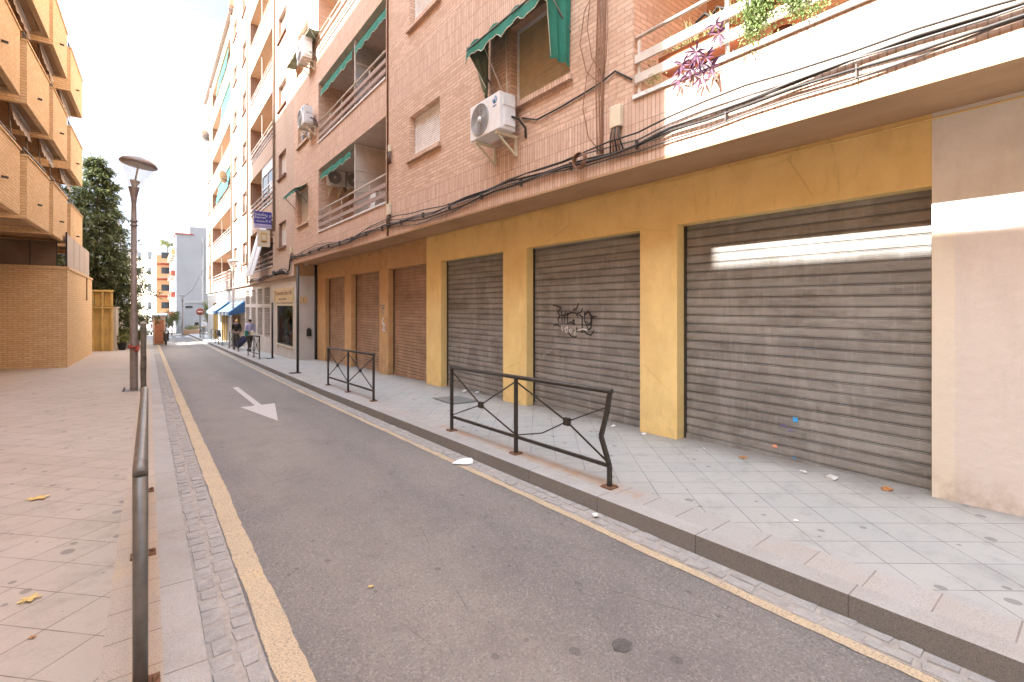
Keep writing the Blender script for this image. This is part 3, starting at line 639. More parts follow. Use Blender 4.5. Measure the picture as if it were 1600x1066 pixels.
for k,h in enumerate(bA+bC):
    if h[3]>top1: continue
    ym=(h[0]+h[1])/2+.2; q=MB(); q.box(XF+.10,XF+.14,ym-.03,ym+.03,h[2]+.05,h[3]-.005); q.box(XF+.10,XF+1.48,ym-.02,ym+.02,h[2]+.9,h[2]+.94); q.box(XF+.14,XF+1.48,ym-.008,ym+.008,h[2]+.05,h[2]+.9); q.build('divider',M['rail_w'],B2)
# first-floor strip of metal railing along the band of the far part
# shops
SX=4.62
b=MB(); wallgrid(b,SX,Y2a,Y2b,-2.4,Z2,[(20.35,23.3,-.02,1.66,.5)]+[(25.0+1.9*i,26.35+1.9*i,.12,1.55,.2) for i in range(4)]+[(25.0+1.9*i,26.35+1.9*i,1.75,2.55,.2) for i in range(4)]+[(34.2,38.2,-1.2,1.9,.6),(40,44,-1.2,1.9,.6),(46,50,-1.3,1.9,.6)],[])
b.quad((SX,Y2a,-1),(SX+.85,Y2a,-1),(SX+.85,Y2a,Z2),(SX,Y2a,Z2)); b.quad((SX,Y2b,-2.4),(SX,Y2b,Z2),(14,Y2b,Z2),(14,Y2b,-2.4))
shopw=b.build('shop_wall',M['greywall'],B2)
b=MB(); b.box(SX+.85,SX+.95,19.76,Y2a+.3,-1,3.29); b.build('entrance_jamb',M['greywall'],B2)
b=MB(); b.box(SX-.03,SX+.02,20.25,20.35,-.25,1.9); b.box(SX-.03,SX+.02,23.3,23.42,-.25,1.75); b.box(SX-.03,SX+.02,20.35,23.3,-.09,-.02); b.box(SX-.03,SX+.02,20.35,23.3,1.66,1.74); sf=b.build('shop_window',M['cream'],B2)
b=MB(); b.quad((SX+.48,23.3,-.02),(SX+.48,20.35,-.02),(SX+.48,20.35,1.66),(SX+.48,23.3,1.66)); 
b.build('display_back',M['shopin'],sf)
b=MB()
for i in range(26):
    y=20.5+2.6*R.random(); z=.0+1.3*R.random()**1.6; s_=.06+.12*R.random(); m_=R.randrange(4); x=SX+.18+.2*R.random()
    b.obox((x,y,z+s_),(s_*.3,0,0),(0,s_*(.4+R.random()),0),(0,0,s_*(.5+.9*R.random())),m_)
b.build('display_goods',[M['paper'],M['darkb'],M['terra'],M['grey']],sf)
b=MB(); b.quad((SX+.03,23.3,-.02),(SX+.03,20.35,-.02),(SX+.03,20.35,1.66),(SX+.03,23.3,1.66)); b.build('pane',M['glass'],sf)
b=MB(); b.box(SX-.05,SX-.002,20.3,23.9,1.79,2.42); sg=b.build('fascia_sign',M['shopsign'],B2); sg['label']='sand coloured fascia sign with brown lettering above the shop window'
text('Restauración Caño y Café',.27,M['ink'],'sign_lettering',sg,(SX-.053,21.9,2.2),(PI/2,0,-PI/2),shear=.2)
text('encargos  ·  comidas caseras',.12,M['ink'],'sign_lettering',sg,(SX-.053,22.1,1.95),(PI/2,0,-PI/2))
b=MB(); b.tube([(SX-.053,23.6+.1*math.cos(t),2.22+.12*math.sin(t)) for t in [i*.4 for i in range(13)]],.012,5); b.tube([(SX-.053,23.6,2.1),(SX-.053,23.6,1.88)],.012,5); b.build('sign_emblem',M['ink'],sg)
for i in range(4):
    for (z0,z1) in ((.12,1.55),(1.75,2.55)):
        q=MB(); y0=25.0+1.9*i; y1=y0+1.35; 
        q.quad((SX+.198,y1,z0),(SX+.198,y0,z0),(SX+.198,y0,z1),(SX+.198,y1,z1),1)
        for j in range(10): yy=y0+.04+(y1-y0-.08)*j/9; q.box(SX+.02,SX+.035,yy-.008,yy+.008,z0,z1)
        for j in range(int((z1-z0)/.14)): q.box(SX+.018,SX+.038,y0,y1,z0+.07+.14*j,z0+.085+.14*j)
        q.build('barred_window',[M['rail_w'],M['glassd']],shopw)
for y0,y1 in ((34.2,38.2),(40,44),(46,50)):
    q=MB(); q.quad((SX+.58,y1,-1.3),(SX+.58,y0,-1.3),(SX+.58,y0,1.9),(SX+.58,y1,1.9)); 
    for yy in (y0,y0+(y1-y0)/3,y0+2*(y1-y0)/3,y1-.12): q.box(SX+.02,SX+.1,yy,yy+.12,-1.3,1.9,1)
    q.build('shop_front',[M['glassd'],M['goldl']],shopw)
q=MB(); q.box(SX+.35,SX+.52,Y2a-.10,Y2a-.002,.45,.72); q.lathe((SX+.43,Y2a-.05,.72),[(.05,0),(.05,.05),(0,.06)],10); q.build('letter_box',M['darkb'],shopw)
q=MB(); q.box(SX+.1,SX+.38,Y2a-.02,Y2a-.002,1.75,2.02); pq=q.build('number_plate',M['shopsign'],shopw); text('1',.2,M['ink'],'plate_lettering',pq,(SX+.24,Y2a-.024,1.885),(PI/2,0,0))
q=MB(); q.box(SX+.72,SX+.8,Y2a-.03,Y2a-.002,.9,1.55); q.build('intercom',M['rust'],shopw)
q=MB(); q.box(SX+.002,SX+.05,Y2a-.03,Y2a-.002,-.6,Z2-.01); q.build('corner_trim',M['darkb'],shopw)
q=MB(); q.lathe((4.95,Y1-.05,3.297),[(.06,0),(.07,-.03),(0,-.035)],12); q.build('soffit_lamp',M['white'],B2)

# ================================================================== ochre brick building on the left
BL=thing('stepped_apartment_building',(-4.2,18,0),'ochre brick apartment building on the left with stepped box balconies','building')
b=MB(); 
lh=[]
for k,z in enumerate((4.0,7.1,10.2)):
    for y0 in (4.5,8.0,11.2,14.9,18.9,22.3,26.6): lh.append((y0,y0+1.9,z,z+2.2))
def wallE(b,X,y0,y1,z0,z1,holes,dep,m=0,mr=0):   # wall facing +X
    ys=sorted({y0,y1,*[q for h in holes for q in h[:2]]}); zs=sorted({z0,z1,*[q for h in holes for q in h[2:4]]})
    for a,c in zip(ys[:-1],ys[1:]):
        for d,e in zip(zs[:-1],zs[1:]):
            my,mz=(a+c)/2,(d+e)/2
            if any(h[0]<my<h[1] and h[2]<mz<h[3] for h in holes): continue
            b.quad((X,a,d),(X,c,d),(X,c,e),(X,a,e),m)
    for h in holes:
        ya,yb,za_,zb=h[:4]; x2=X-dep
        b.quad((X,ya,za_),(X,ya,zb),(x2,ya,zb),(x2,ya,za_),mr); b.quad((X,yb,za_),(x2,yb,za_),(x2,yb,zb),(X,yb,zb),mr)
        b.quad((X,ya,za_),(x2,ya,za_),(x2,yb,za_),(X,yb,za_),mr); b.quad((X,ya,zb),(X,yb,zb),(x2,yb,zb),(x2,ya,zb),mr)
wallE(b,-4.3,3.05,29.9,-1.5,12.3,lh,.2)
b.quad((-16,29.9,-1.5),(-16,29.9,12.3),(-4.3,29.9,12.3),(-4.3,29.9,-1.5)); b.quad((-16,3.05,-1.5),(-4.3,3.05,-1.5),(-4.3,3.05,12.3),(-16,3.05,12.3))
b.quad((-4.3,3.05,12.3),(-4.3,29.9,12.3),(-16,29.9,12.3),(-16,3.05,12.3))
b.build('wall',M['ybrick'],BL)
b=MB(); b.box(-16,-6.0,29.904,36.8,-1.5,12.0); b.build('unseen_shade_block',M['ybrick'],BL)  # unseen block, added to keep the sun off the road past the terrace
b=MB(); b.box(-16,-5.5,3.05,29.2,12.304,19.1); b.build('attic_storey',M['ybrick'],BL)
for h in lh:
    b=MB(); b.quad((-4.48,h[0],h[2]),(-4.48,h[1],h[2]),(-4.48,h[1],h[3]),(-4.48,h[0],h[3])); b.box(-4.47,-4.43,(h[0]+h[1])/2-.03,(h[0]+h[1])/2+.03,h[2],h[3],1); b.build('window',[M['glassd'],M['dark']],BL)
cols=[(-2.70,14.3,-2.66,17.6),(-2.62,18.2,-2.54,21.2),(-2.50,21.62,-2.46,24.6),(-2.48,25.85,-2.42,29.35)]
rows=[(4.02,5.72),(7.15,8.85),(10.3,12.0)]
for ci,(xa,ya,xb,yb) in enumerate(cols):
    for ri,(z0,z1) in enumerate(rows):
        if z1>11 and ci==3: pass
        b=MB(); t=.14; xi=-4.28
        # front parapet, end parapets, floor slab
        def pan(x1,y1,x2,y2,za_,zb,m=0): 
            b.add([(x1,y1,za_),(x2,y2,za_),(x2-t,y2,za_),(x1-t,y1,za_),(x1,y1,zb),(x2,y2,zb),(x2-t,y2,zb),(x1-t,y1,zb)],[(0,3,2,1),(4,5,6,7),(0,1,5,4),(1,2,6,5),(2,3,7,6),(3,0,4,7)],m)
        pan(xa,ya,xb,yb,z0,z1)
        b.box(xi,xa-t-.001,ya,ya+t,z0,z0+.42); b.box(xi,xb-t-.001,yb-t,yb,z0,z0+.42)
        b.box(xa-.95,xa-t-.001,ya+.001,ya+t,z0+.421,z1); b.box(xb-.95,xb-t-.001,yb-t,yb-.001,z0+.421,z1)
        b.box(xi,xa-t-.002,ya+t+.001,yb-t-.001,z0+.10,z0+.30,1)
        bo=b.build('balcony',[M['ybrick'],M['soffit']],BL)
        b=MB(); pan(xa+.03,ya-.02,xb+.03,yb+.02,z1+.001,z1+.05); b.build('coping',M['ybrick'],bo)
        b=MB(); b.bar((xa-.08,ya+.05,z1+.24),(xb-.08,yb-.05,z1+.24),.03)
        for i in range(5): f=i/4; b.bar((xa-.08+(xb-xa)*f,ya+.06+(yb-ya-.12)*f,z1+.05),(xa-.08+(xb-xa)*f,ya+.06+(yb-ya-.12)*f,z1+.24),.02)
        b.build('railing',M['dark'],bo)
        b=MB(); ym=ya+(yb-ya)*.45; b.bar((xa+.0,ym,z0+.62),(xa+.13,ym,z0+.60),.05); b.build('spout',M['dark'],bo)
        if ri<2:
            zt=rows[ri+1][0]+.08; b=MB(); n=14
            for i in range(n):
                y0=ya+.25+(yb-ya-.5)*i/n; y1=ya+.25+(yb-ya-.5)*(i+1)/n; dz=.06*math.sin(i*2.1)
                b.quad((xa-.35,y0,zt-.05),(xa-.35,y1,zt-.05),(xa-.28,y1,zt-.50+.05*math.sin((i+1)*2.1)),(xa-.28,y0,zt-.50+.05*math.sin(i*2.1)))
            b.tube([(xa-.35,ya+.2,zt-.04),(xa-.35,yb-.2,zt-.04)],.05,8); b.build('folded_awning',M['panel'],bo)
            
            for yq in (ya+.3,yb-.5): b=MB(); b.tube([(xa-.3,yq,z1+.05),(xa-.4,yq,zt-.05)],.015,6); b.build('awning_arm',M['galv'],bo)
PX=-2.36; PY=23.67
b=MB(); b.box(-4.28,PX,PY,33.2,-1.2,3.0); 
for d in (0,): b.box(-4.32+.05,PX+.04,PY-.04,33.22,3.001,3.09)
tw=b.build('terrace_wall',M['ybrick'],BL)
b=MB(); b.box(-4.10,-2.66,PY+.02,PY+.05,3.1,3.99,0)
for x in (-4.12,-3.35,-2.66): b.box(x,x+.03,PY+.01,PY+.06,3.092,4.0,1)
b.build('glass_screen',[M['bronze'],M['darkb']],BL)
b=MB()
for i in range(4): y0=PY+.05+2.05*i; b.box(PX-.04,PX-.01,y0,y0+1.95,3.092,4.3+.02*i)
b.box(PX-.05,PX-.0,PY,PY+.045,3.092,4.36,1)
b.build('side_screen',[M['panel'],M['darkb']],BL)
b=MB(); b.box(-4.29,-4.24,21.2,22.4,.3,2.6); b.build('doorway',M['darkb'],BL)
b=MB(); b.tube([(PX+.03,30.2,3.0),(PX+.03,30.2,1.9)],.025,6); b.build('drain_stub',M['rust'],tw)
# a lower block opposite the shutters, behind the photographer
BN=thing('low_brick_building',(-4,-10,0),'lower ochre brick block opposite the shutters, beside the photographer','building')
b=MB(); hh=[(y,y+1.3,z,z+1.4) for y in (-22,-18.5,-15,-11.5,-8,-4.5,-1) for z in (1.2,4.2,7.2)]
wallE(b,-4.3,-25,3.048,-1,11.15,hh,.2); b.quad((-4.3,-25,11.15),(-4.3,3.048,11.15),(-14,3.048,11.15),(-14,-25,11.15)); b.quad((-14,-25,-1),(-4.3,-25,-1),(-4.3,-25,11.15),(-14,-25,11.15)); b.quad((-14,3.048,11.15),(-4.3,3.048,11.15),(-4.3,3.048,-1),(-14,3.048,-1)); b.build('wall',M['ybrick'],BN)
for h in hh:
    b=MB(); b.quad((-4.48,h[0],h[2]),(-4.48,h[1],h[2]),(-4.48,h[1],h[3]),(-4.48,h[0],h[3])); b.build('window',M['shut_w'],BN)

# ================================================================== far buildings
W3=thing('white_end_building',(5,84,-2),'white rendered block with a blank end wall and red balconies, closing the street','building')
b=MB(); X3=3.02; hw=[(82+3.6*i,83.1+3.6*i,z,z+1.5) for i in range(5) for z in (.2,3.2,6.2,9)]
wallgrid(b,X3,80,104,-2.5,11.6,[(*h,.2) for h in hw],[])
b.quad((X3,80,-2.5),(16,80,-2.5),(16,80,11.6),(X3,80,11.6)); b.quad((X3,80,11.6),(16,80,11.6),(16,104,11.6),(X3,104,11.6)); b.quad((X3,104,-2.5),(X3,104,11.6),(16,104,11.6),(16,104,-2.5)); b.build('wall',M['whitewall'],W3)
b=MB(); b.box(4.6,10,80.05,90,11.6,12.75); b.build('stair_tower',M['whitewall'],W3)
b=MB(); b.box(X3-.1,5.0,79.9,86,11.602,11.75); b.build('roof_edge',M['redpaint'],W3)
for i,z in enumerate((-.0,3.0,6.0,9.0)):
    for y in (81.5,85.5,89.5,93.5):
        b=MB(); b.box(X3-.5,X3-.003,y,y+2.6,z-.25,z-.1); b.box(X3-.5,X3-.46,y+.02,y+2.58,z-.098,z+.65,1); b.box(X3-.458,X3-.003,y+.021,y+.07,z-.098,z+.65,1); b.build('balcony',[M['creamwall'],M['redpaint'] if i<3 else M['orangewall']],W3)
for h in hw:
    b=MB(); b.quad((X3+.19,h[1],h[2]),(X3+.19,h[0],h[2]),(X3+.19,h[0],h[3]),(X3+.19,h[1],h[3])); b.build('window',M['glassd'],W3)
b=MB(); b.box(6.1,6.25,79.9,79.99,-2.4,11.3); b.box(4.0,7.5,79.9,79.99,2.1,2.2); b.build('downpipe',M['grey'],W3)
b=MB(); b.box(4.1,4.9,79.93,79.99,1.35,1.6); b.build('wall_vent',M['darkb'],W3)
O3=thing('orange_banded_building',(1,122,-2),'orange and cream block with brown floor bands behind the white building','building')
b=MB(); b.quad((1.3,120,-2.5),(7,120,-2.5),(7,120,12.0),(1.3,120,12.0),0); b.quad((1.3,120,-2.5),(1.3,120,12),(-3,126,12),(-3,126,-2.5),1); b.quad((1.3,120,12),(7,120,12),(7,134,12),(-3,126,12),2); b.build('wall',[M['orangewall'],M['creamwall'],M['roof']],O3)
for z in (-.2,3.4,6.9,10.0):
    b=MB(); b.box(1.25,7,119.9,119.98,z,z+.35); b.build('floor_band',M['redpaint'],O3)
    b=MB(); b.box(2.1,3.4,119.93,119.99,z+1.2,z+2.6); b.build('window',M['glassd'],O3); b=MB(); b.box(1.9,3.6,119.2,119.89,z+.5,z+.62); b.box(1.9,3.6,119.2,119.25,z+.621,z+1.3,1); b.build('balcony',[M['creamwall'],M['orangewall']],O3)
    for f in (.25,.65):
        x=1.3-4.3*f; y=120+6*f; d=Vector((-4.3,6,0)).normalized(); nn=Vector((-6,-4.3,0)).normalized()
        b=MB(); b.obox(Vector((x,y,z+1.9))+nn*.05,d*.45,nn*.03,(0,0,.75)); b.build('window',M['glassd'],O3)
C3=thing('cream_tower_building',(-6,140,-2),'cream and white block glimpsed behind the street lamp','building')
b=MB(); b.box(-12,-1.6,136,150,-2.5,13.0); b.build('wall',M['creamwall'],C3)
for z in (0,3,6,9.5):
    b=MB(); b.box(-12.1,-1.5,135.8,135.99,z,z+.25); b.build('floor_band',M['orangewall'],C3)
    for x in (-3.2,-5.6,-8): b=MB(); b.box(x,x+1,135.9,135.99,z+1,z+2.3); b.build('window',M['glassd'],C3)
b=MB(); b.box(-3.6,-1.9,137,146,13.004,14.4); b.build('roof_terrace',M['grey'],C3)
D3=thing('white_row_building',(-2,60,-2),'low white row of houses behind the conifers on the left','building')
b=MB(); b.box(-14,-1.95,47,74,-2.5,8.7); b.build('wall',M['whitewall'],D3)
for z in (.2,3.1,6.0):
    for y in (49,53.5,58,62.5,67,71): b=MB(); b.box(-1.948,-1.90,y,y+1.1,z,z+1.4); b.build('window',M['glassd'],D3)

# ================================================================== street railings
def railing(nm,x,ys,h,label,group,bent=False,copyfrom=None,fancy=True,X2=None):
    y0,y1=ys[0],ys[-1]; T=thing(nm,(x,y0,g(y0)),label,'railing',group); pw=.036
    def P(y,z): f=(y-y0)/(y1-y0); xx=x+((X2-x)*f if X2 else 0); return Vector((xx,y,g(y)+z))
    for i,y in enumerate(ys):
        b=MB()
        if bent and i==0:
            pts=[P(y,.0),P(y+.0,.20),P(y+.105,.46),P(y+.03,.70),P(y+.0,h-.03)]
            for a,c in zip(pts[:-1],pts[1:]): b.bar(a,c,pw,pw)
        else: b.bar(P(y,0),P(y,h-.02),pw,pw)
        po=b.build('post',M['dark'],T)
        b=MB(); c=P(y,0); b.box(c.x-.06,c.x+.06,y-.06,y+.06,c.z,c.z+.012); 
        for sx in(-.042,.042):
            for sy in(-.042,.042): b.lathe((c.x+sx,y+sy,c.z+.012),[(.01,0),(.01,.012),(0,.014)],6)
        b.build('base_plate',M['rust'],po)
    b=MB(); b.tube([P(y0-.03,h),P(y1+.03,h)],.024,14); b.build('handrail',M['dark'],T)
    b=MB(); b.bar(P(y0,.20),P(y1,.20),.030,.030); b.build('lower_rail',M['dark'],T)
    for a,c in zip(ys[:-1],ys[1:]):
        b=MB(); zt=h-.05; zb=.22; m=(a+c)/2; mz=(zt+zb)/2; w_=.017; dx=0.0
        if bent and a==y0: m=a+(c-a)*.40; mz=.52
        if bent and a!=y0: mz=.47
        b.bar(P(a,zb),P(m,mz),w_,.012); b.bar(P(m,mz),P(c,zt),w_,.012)
        if bent and a==y0:
            b.bar(P(a+.02,zt-.1),P(m,mz),w_,.012); mid=P(m+(c-m)*.45,mz-.19); b.bar(P(m,mz),mid,w_,.012); b.bar(mid,P(c,zb),w_,.012)
        else: b.bar(P(a,zt),P(m,mz),w_,.012); b.bar(P(m,mz),P(c,zb),w_,.012)
        q=P(m,mz); b.box(q.x-.02,q.x+.02,q.y-.038,q.y+.038,q.z-.038,q.z+.038); b.build('cross_brace',M['dark'],T)
    return T
GR='crossed railings along the kerb by the shutters'
railing('street_railing',3.42,(2.93,4.35,5.83),.90,'dark crossed railing with a buckled end post in front of the second and third shutters',GR,bent=True)
railing('street_railing',3.47,(8.9,10.38,11.83),.91,'dark crossed railing standing straight in front of the brown shutters',GR)
railing('street_railing',3.62,(21.7,23.0,24.5),.93,'dark crossed railing beside the person with the wheeled suitcase',GR)
railing('street_railing',3.70,(28.1,29.6,31.6),.93,'dark crossed railing beside the person in dark clothes',GR)
railing('street_railing',3.78,(35.6,37.6,39.6,42.4),.95,'longer dark railing with a black bag hung over it',GR)
railing('street_railing',3.95,(50.5,52.0,53.5),1.0,'farthest dark railing, near the end of the shops',GR)
T=thing('kerb_railing',(-.03,2.82,g(2.82)-.1),'grey tubular railing seen end-on beside the camera on the left pavement','railing')
X=-.03; h=1.02
gl=lambda y:g(y)-.10
for y in (2.82,4.41,6.04):
    b=MB(); b.tube([(X,y,gl(y)),(X,y,gl(y)+h-.02)],.030,16); po=b.build('post',M['galv'],T); b=MB(); b.box(X-.075,X+.075,y-.05,y+.05,gl(y),gl(y)+.014)
    for sx in (-.055,.055): b.lathe((X+sx,y,gl(y)+.014),[(.013,0),(.013,.018),(0,.02)],6)
    b.build('base_plate',M['rust'],po)
b=MB(); b.tube([(X,2.80,gl(2.8)+h-.012),(X,2.83,gl(2.8)+h+.012),(X,2.90,gl(2.9)+h+.02),(X,6.0,gl(6)+h+.02),(X,6.07,gl(6)+h-.0)],.030,18); b.build('handrail',M['galv'],T)
b=MB(); b.bar((X,2.85,gl(2.85)+.2),(X,6.0,gl(6)+.2),.03); b.build('lower_rail',M['galv'],T)
for a,c in ((2.82,4.41),(4.41,6.04)):
    b=MB(); b.bar((X,a,gl(a)+.22),(X,c,gl(c)+.95),.02,.01); b.bar((X,a,gl(a)+.95),(X,c,gl(c)+.22),.02,.01); b.build('cross_brace',M['galv'],T)
# weathered post with ivy wisps behind it
T=thing('weathered_post',(-.06,9.0,gl(9)),'dark weathered post on the kerb beyond the left railing','post')
b=MB(); zz=[gl(9)+i*.13 for i in range(14)]; b.tube([(-.06+.002*math.sin(i*2.3),9.0,z) for i,z in enumerate(zz)],[.038+.002*math.sin(i*1.7) for i in range(14)],10); b.build('shaft',M['postwood'],T)
b=MB(); b.lathe((-.06,9,zz[-1]),[(.040,0),(.042,.02),(0,.04)],10); b.build('top_cap',M['concrete'],T)

# sign poles
for (x,y,h,lab) in ((3.56,15.17,3.2,'dark slim pole on the kerb in front of the shop entrance'),(4.10,21.7,2.3,'short dark pole at the left end of the shop window')):
    T=thing('slim_pole',(x,y,g(y)),lab,'pole','slim poles in front of the shop')
    b=MB(); b.tube([(x,y,g(y)),(x,y,g(y)+h)],.038,12); b.build('shaft',M['dark'],T); b=MB(); b.box(x-.22,x+.08,y-.12,y+.12,g(y)+.003,g(y)+.018); b.build('base_plate',M['darkb'],T)
    b=MB(); b.lathe((x,y,g(y)+h),[(.038,0),(.03,.03),(0,.04)],10); b.build('top_cap',M['darkb'],T)

# ================================================================== street lamps
def lamp(x,y,z,H,label,detail=True,sc_=1.0,pr=.082,cr=.40,tilt=0.0):
    T=thing('street_lamp',(x,y,z),label,'street lamp','street lamps'); n=20
    b=MB(); hb=H*.33
    b.lathe((x,y,z),[(pr,0),(pr,hb),(pr*.86,hb+.03),(pr*.8,hb+.06),(pr*.72,H*.72),(pr*.72,H*.72),(pr*.95,H*.722),(pr*.95,H*.728),(pr*.72,H*.73),(pr*.72,H*.738),(pr*.95,H*.74),(pr*.95,H*.746),(pr*.7,H*.75),(pr*.62,H*.82),(pr*.75,H*.84),(pr*.95,H*.86),(pr*1.35,H*.887),(pr*1.45,H*.892),(0,H*.892)],n)
    b.build('pole',M['lampm'],T)
    b=MB(); b.box(x-.24,x+.20,y-.22,y+.22,z+.002,z+.016); 
    for sx in(-.19,.15):
        for sy in(-.17,.17): b.lathe((x+sx,y+sy,z+.016),[(.02,0),(.02,.05),(0,.055)],6)
    b.build('base_plate',M['galv'],T)
    b=MB(); b.lathe((x,y,z),[(pr*1.35,H*.893),(cr*.48,H*.93),(cr*.70,H*.965),(cr*.90,H*.992)],n); hd=[b]
    b=MB(); b.lathe((x,y,z),[(0,H*.985),(cr*.5,H*.99),(cr*.97,H*.993),(cr,H*.997),(cr*.9,H*1.008),(cr*.6,H*1.02),(cr*.2,H*1.028),(0,H*1.029)],n+8); hd.append(b)
    b=MB(); b.tube([(x,y,z+H*.893),(x,y,z+H*.987)],.02,8); b.lathe((x,y,z),[(.05,H*.896),(.11,H*.92),(.10,H*.922),(0,H*.90)],14); hd.append(b)
    TM=Matrix.Translation((x,y,z+H*.893))@Matrix.Rotation(tilt,4,'Y')@Matrix.Translation((-x,-y,-z-H*.893))
    for q_,nm,mt in zip(hd,('glass_bowl','cap','lamp_holder'),('bowl','lampm','panel')):
        q_.v=[tuple(TM@Vector(v)) for v in q_.v]; q_.build(nm,M[mt],T)
    return T
lamp(-.29,15.17,gl(15.17)+.004,5.72,'tall brown street lamp with a tilted saucer cap on the left pavement',tilt=math.radians(9))
lamp(4.08,33.0,g(33.0),5.2,'brown street lamp standing in front of the awninged shops',pr=.075,cr=.33)
lamp(2.95,62.7,g(62.7)+.1,4.3,'distant pale street lamp in front of the white end wall',pr=.09,cr=.35)
b=MB(); b.tube([(-.29-.102,15.10,1.0-.35),(-.29,15.06,1.0-.40),(-.29+.09,15.10,1.0-.36),(-.29+.05,15.0,1.0-.48)],.045,6); tag(b.build('red_ribbon',M['redpaint']),'faded red cloth tied round the near street lamp','ribbon')

# ================================================================== air conditioners
def aircon(x,y,z,label,L=.80,H=.55,D=.30,detail=True):
    """x: wall plane, y: centre, z: bottom"""
    T=thing('air_conditioner',(x,y,z),label,'air conditioner','outdoor air conditioner units on the walls'); x1=x-.12; x0=x1-D; a,c=y-L/2,y+L/2
    b=MB(); b.box(x0,x1,a,c,z,z+H); b.build('casing',M['white'],T,bevel=.012)
    fy=y+L*.14; fz=z+H*.5; r=H*.44
    b=MB(); b.lathe((x0-.004,fy,fz),[(r,.006),(r,-.012),(r-.012,-.014),(r-.016,.002),(0,.002)],32,axis='x')
    for k in range(1,7): rr=r*k/7; b.lathe((x0-.008,fy,fz),[(rr+.004,.004),(rr+.004,-.006),(rr-.004,-.006),(rr-.004,.004)],28,axis='x')
    for k in range(8): t=k*PI/4; b.bar((x0-.012,fy+.04*math.cos(t),fz+.04*math.sin(t)),(x0-.012,fy+r*math.cos(t),fz+r*math.sin(t)),.004)
    b.build('fan_grille',M['grey'],T)
    b=MB(); b.lathe((x0-.012,fy,fz),[(.045,.004),(.045,-.006),(0,-.009)],16,axis='x'); b.build('fan_hub',M['white'],T)
    for s_ in (a+.12,c-.12):
        b=MB(); b.box(x0+.02,x-.002,s_-.02,s_+.02,z-.045,z-.003); b.box(x-.045,x-.002,s_-.019,s_+.019,z-.32,z-.046); b.bar((x0+.06,s_,z-.05),(x-.03,s_,z-.30),.03)
        b.build('bracket',M['cream'],T)
    b=MB(); b.box(x0+.08,x1-.03,a-.035,a-.002,z+.06,z+.30); b.box(x0+.06,x1-.02,a-.02,a-.002,z+.36,z+.46); b.build('valve_cover',M['white'],T)
    b=MB(); b.tube([(x1-.1,a-.03,z+.2),(x1-.02,a-.10,z+.16),(x-.03,a-.12,z+.05),(x-.02,a-.12,z-.1)],.018,8); b.build('hose',M['wirek'],T)
    if detail:
        b=MB(); cy=a+.12; b.tube([(x0-.003,cy+.05*math.cos(t),z+H*.82+.05*math.sin(t)) for t in [i*PI/6+PI*.6 for i in range(10)]],.006,5); b.tube([(x0-.003,cy,z+H*.74),(x0-.003,cy-.01,z+H*.9)],.006,5); b.tube([(x0-.003,cy+.02,z+H*.75),(x0-.003,cy+.02,z+H*.85)],.005,5); b.build('maker_mark',M['bluelogo'],T)
        text('ecosur',.035,M['bluelogo'],'maker_lettering',T,(x0-.003,cy,z+H*.66),(PI/2,0,-PI/2))
    return T
aircon(XF,5.98,4.27,'white air conditioner on a cream bracket under the torn green awning')
aircon(XF,17.0,7.75,'pale air conditioner beside the second-floor balcony',L=.8,H=.6)
aircon(XF,17.1,10.0,'high sunlit air conditioner just right of the tall raised awning',L=.8,H=.7)
t_=aircon(4.99,16.42,5.68,'air conditioner on the side wall inside the first-floor balcony, nearer the rail',L=.55,H=.5,detail=False); t_.rotation_euler.z=PI/2
t_=aircon(5.62,16.42,5.68,'air conditioner on the side wall inside the first-floor balcony, deeper in',L=.55,H=.5,detail=False); t_.rotation_euler.z=PI/2

# ================================================================== awnings
def canopy(nm,label,x,ya,yb,zt,out,drop,mat,val=.16,arms=True,parts=True,wave=.02,nf=None,sides=False,group='green canvas awnings',trim=True,reverse_stripes=None):
    T=thing(nm,(x,ya,zt),label,'awning',group); n=nf or max(8,int((yb-ya)*14)); b=MB(); m2=8
    def pt(i,j):
        f=i/n; t=j/m2; y=ya+(yb-ya)*f; s=wave*math.sin(f*23)*t
        return (x-out*t, y, zt-drop*t-.03*math.sin(PI*t)+s)
    vs=[pt(i,j) for i in range(n+1) for j in range(m2+1)]
    b.add(vs,[(i*(m2+1)+j,(i+1)*(m2+1)+j,(i+1)*(m2+1)+j+1,i*(m2+1)+j+1) for i in range(n) for j in range(m2)],0,True)
    if reverse_stripes:
        for fi in range(len(b.m)): b.m[fi]=1 if (fi//m2)//max(1,n//reverse_stripes)%2 else 0
    # scalloped valance
    e=[pt(i,m2) for i in range(n+1)]; sc2=lambda i:val*(1-.22*abs(math.sin(i/n*(yb-ya)*PI/.24)))
    for i in range(n):
        a_,c_=e[i],e[i+1]; w1=.012*math.sin(i*.9); w2=.012*math.sin((i+1)*.9)
        b.quad(a_,c_,(c_[0]-.01+w2,c_[1],c_[2]-sc2(i+1)),(a_[0]-.01+w1,a_[1],a_[2]-sc2(i)),b.m[i*m2] if reverse_stripes else 0)
    cl=b.build('canvas',[M[mat],M['white']] ,T)
    if trim:
        b=MB(); b.tube([(e[i][0]-.012+.012*math.sin(i*.9),e[i][1],e[i][2]-sc2(i)) for i in range(n+1)],.007,5); b.build('trim',M['trim'],cl)
    if arms:
        b=MB(); b.tube([(e[0][0],ya,e[0][2]),(e[-1][0],yb,e[-1][2])],.016,8)
        for y in (ya+.03,yb-.03): b.tube([(x,y,zt-drop-.45),(x-out,y,zt-drop)],.013,8)
        b.build('frame',M['galv'],T)
    return T
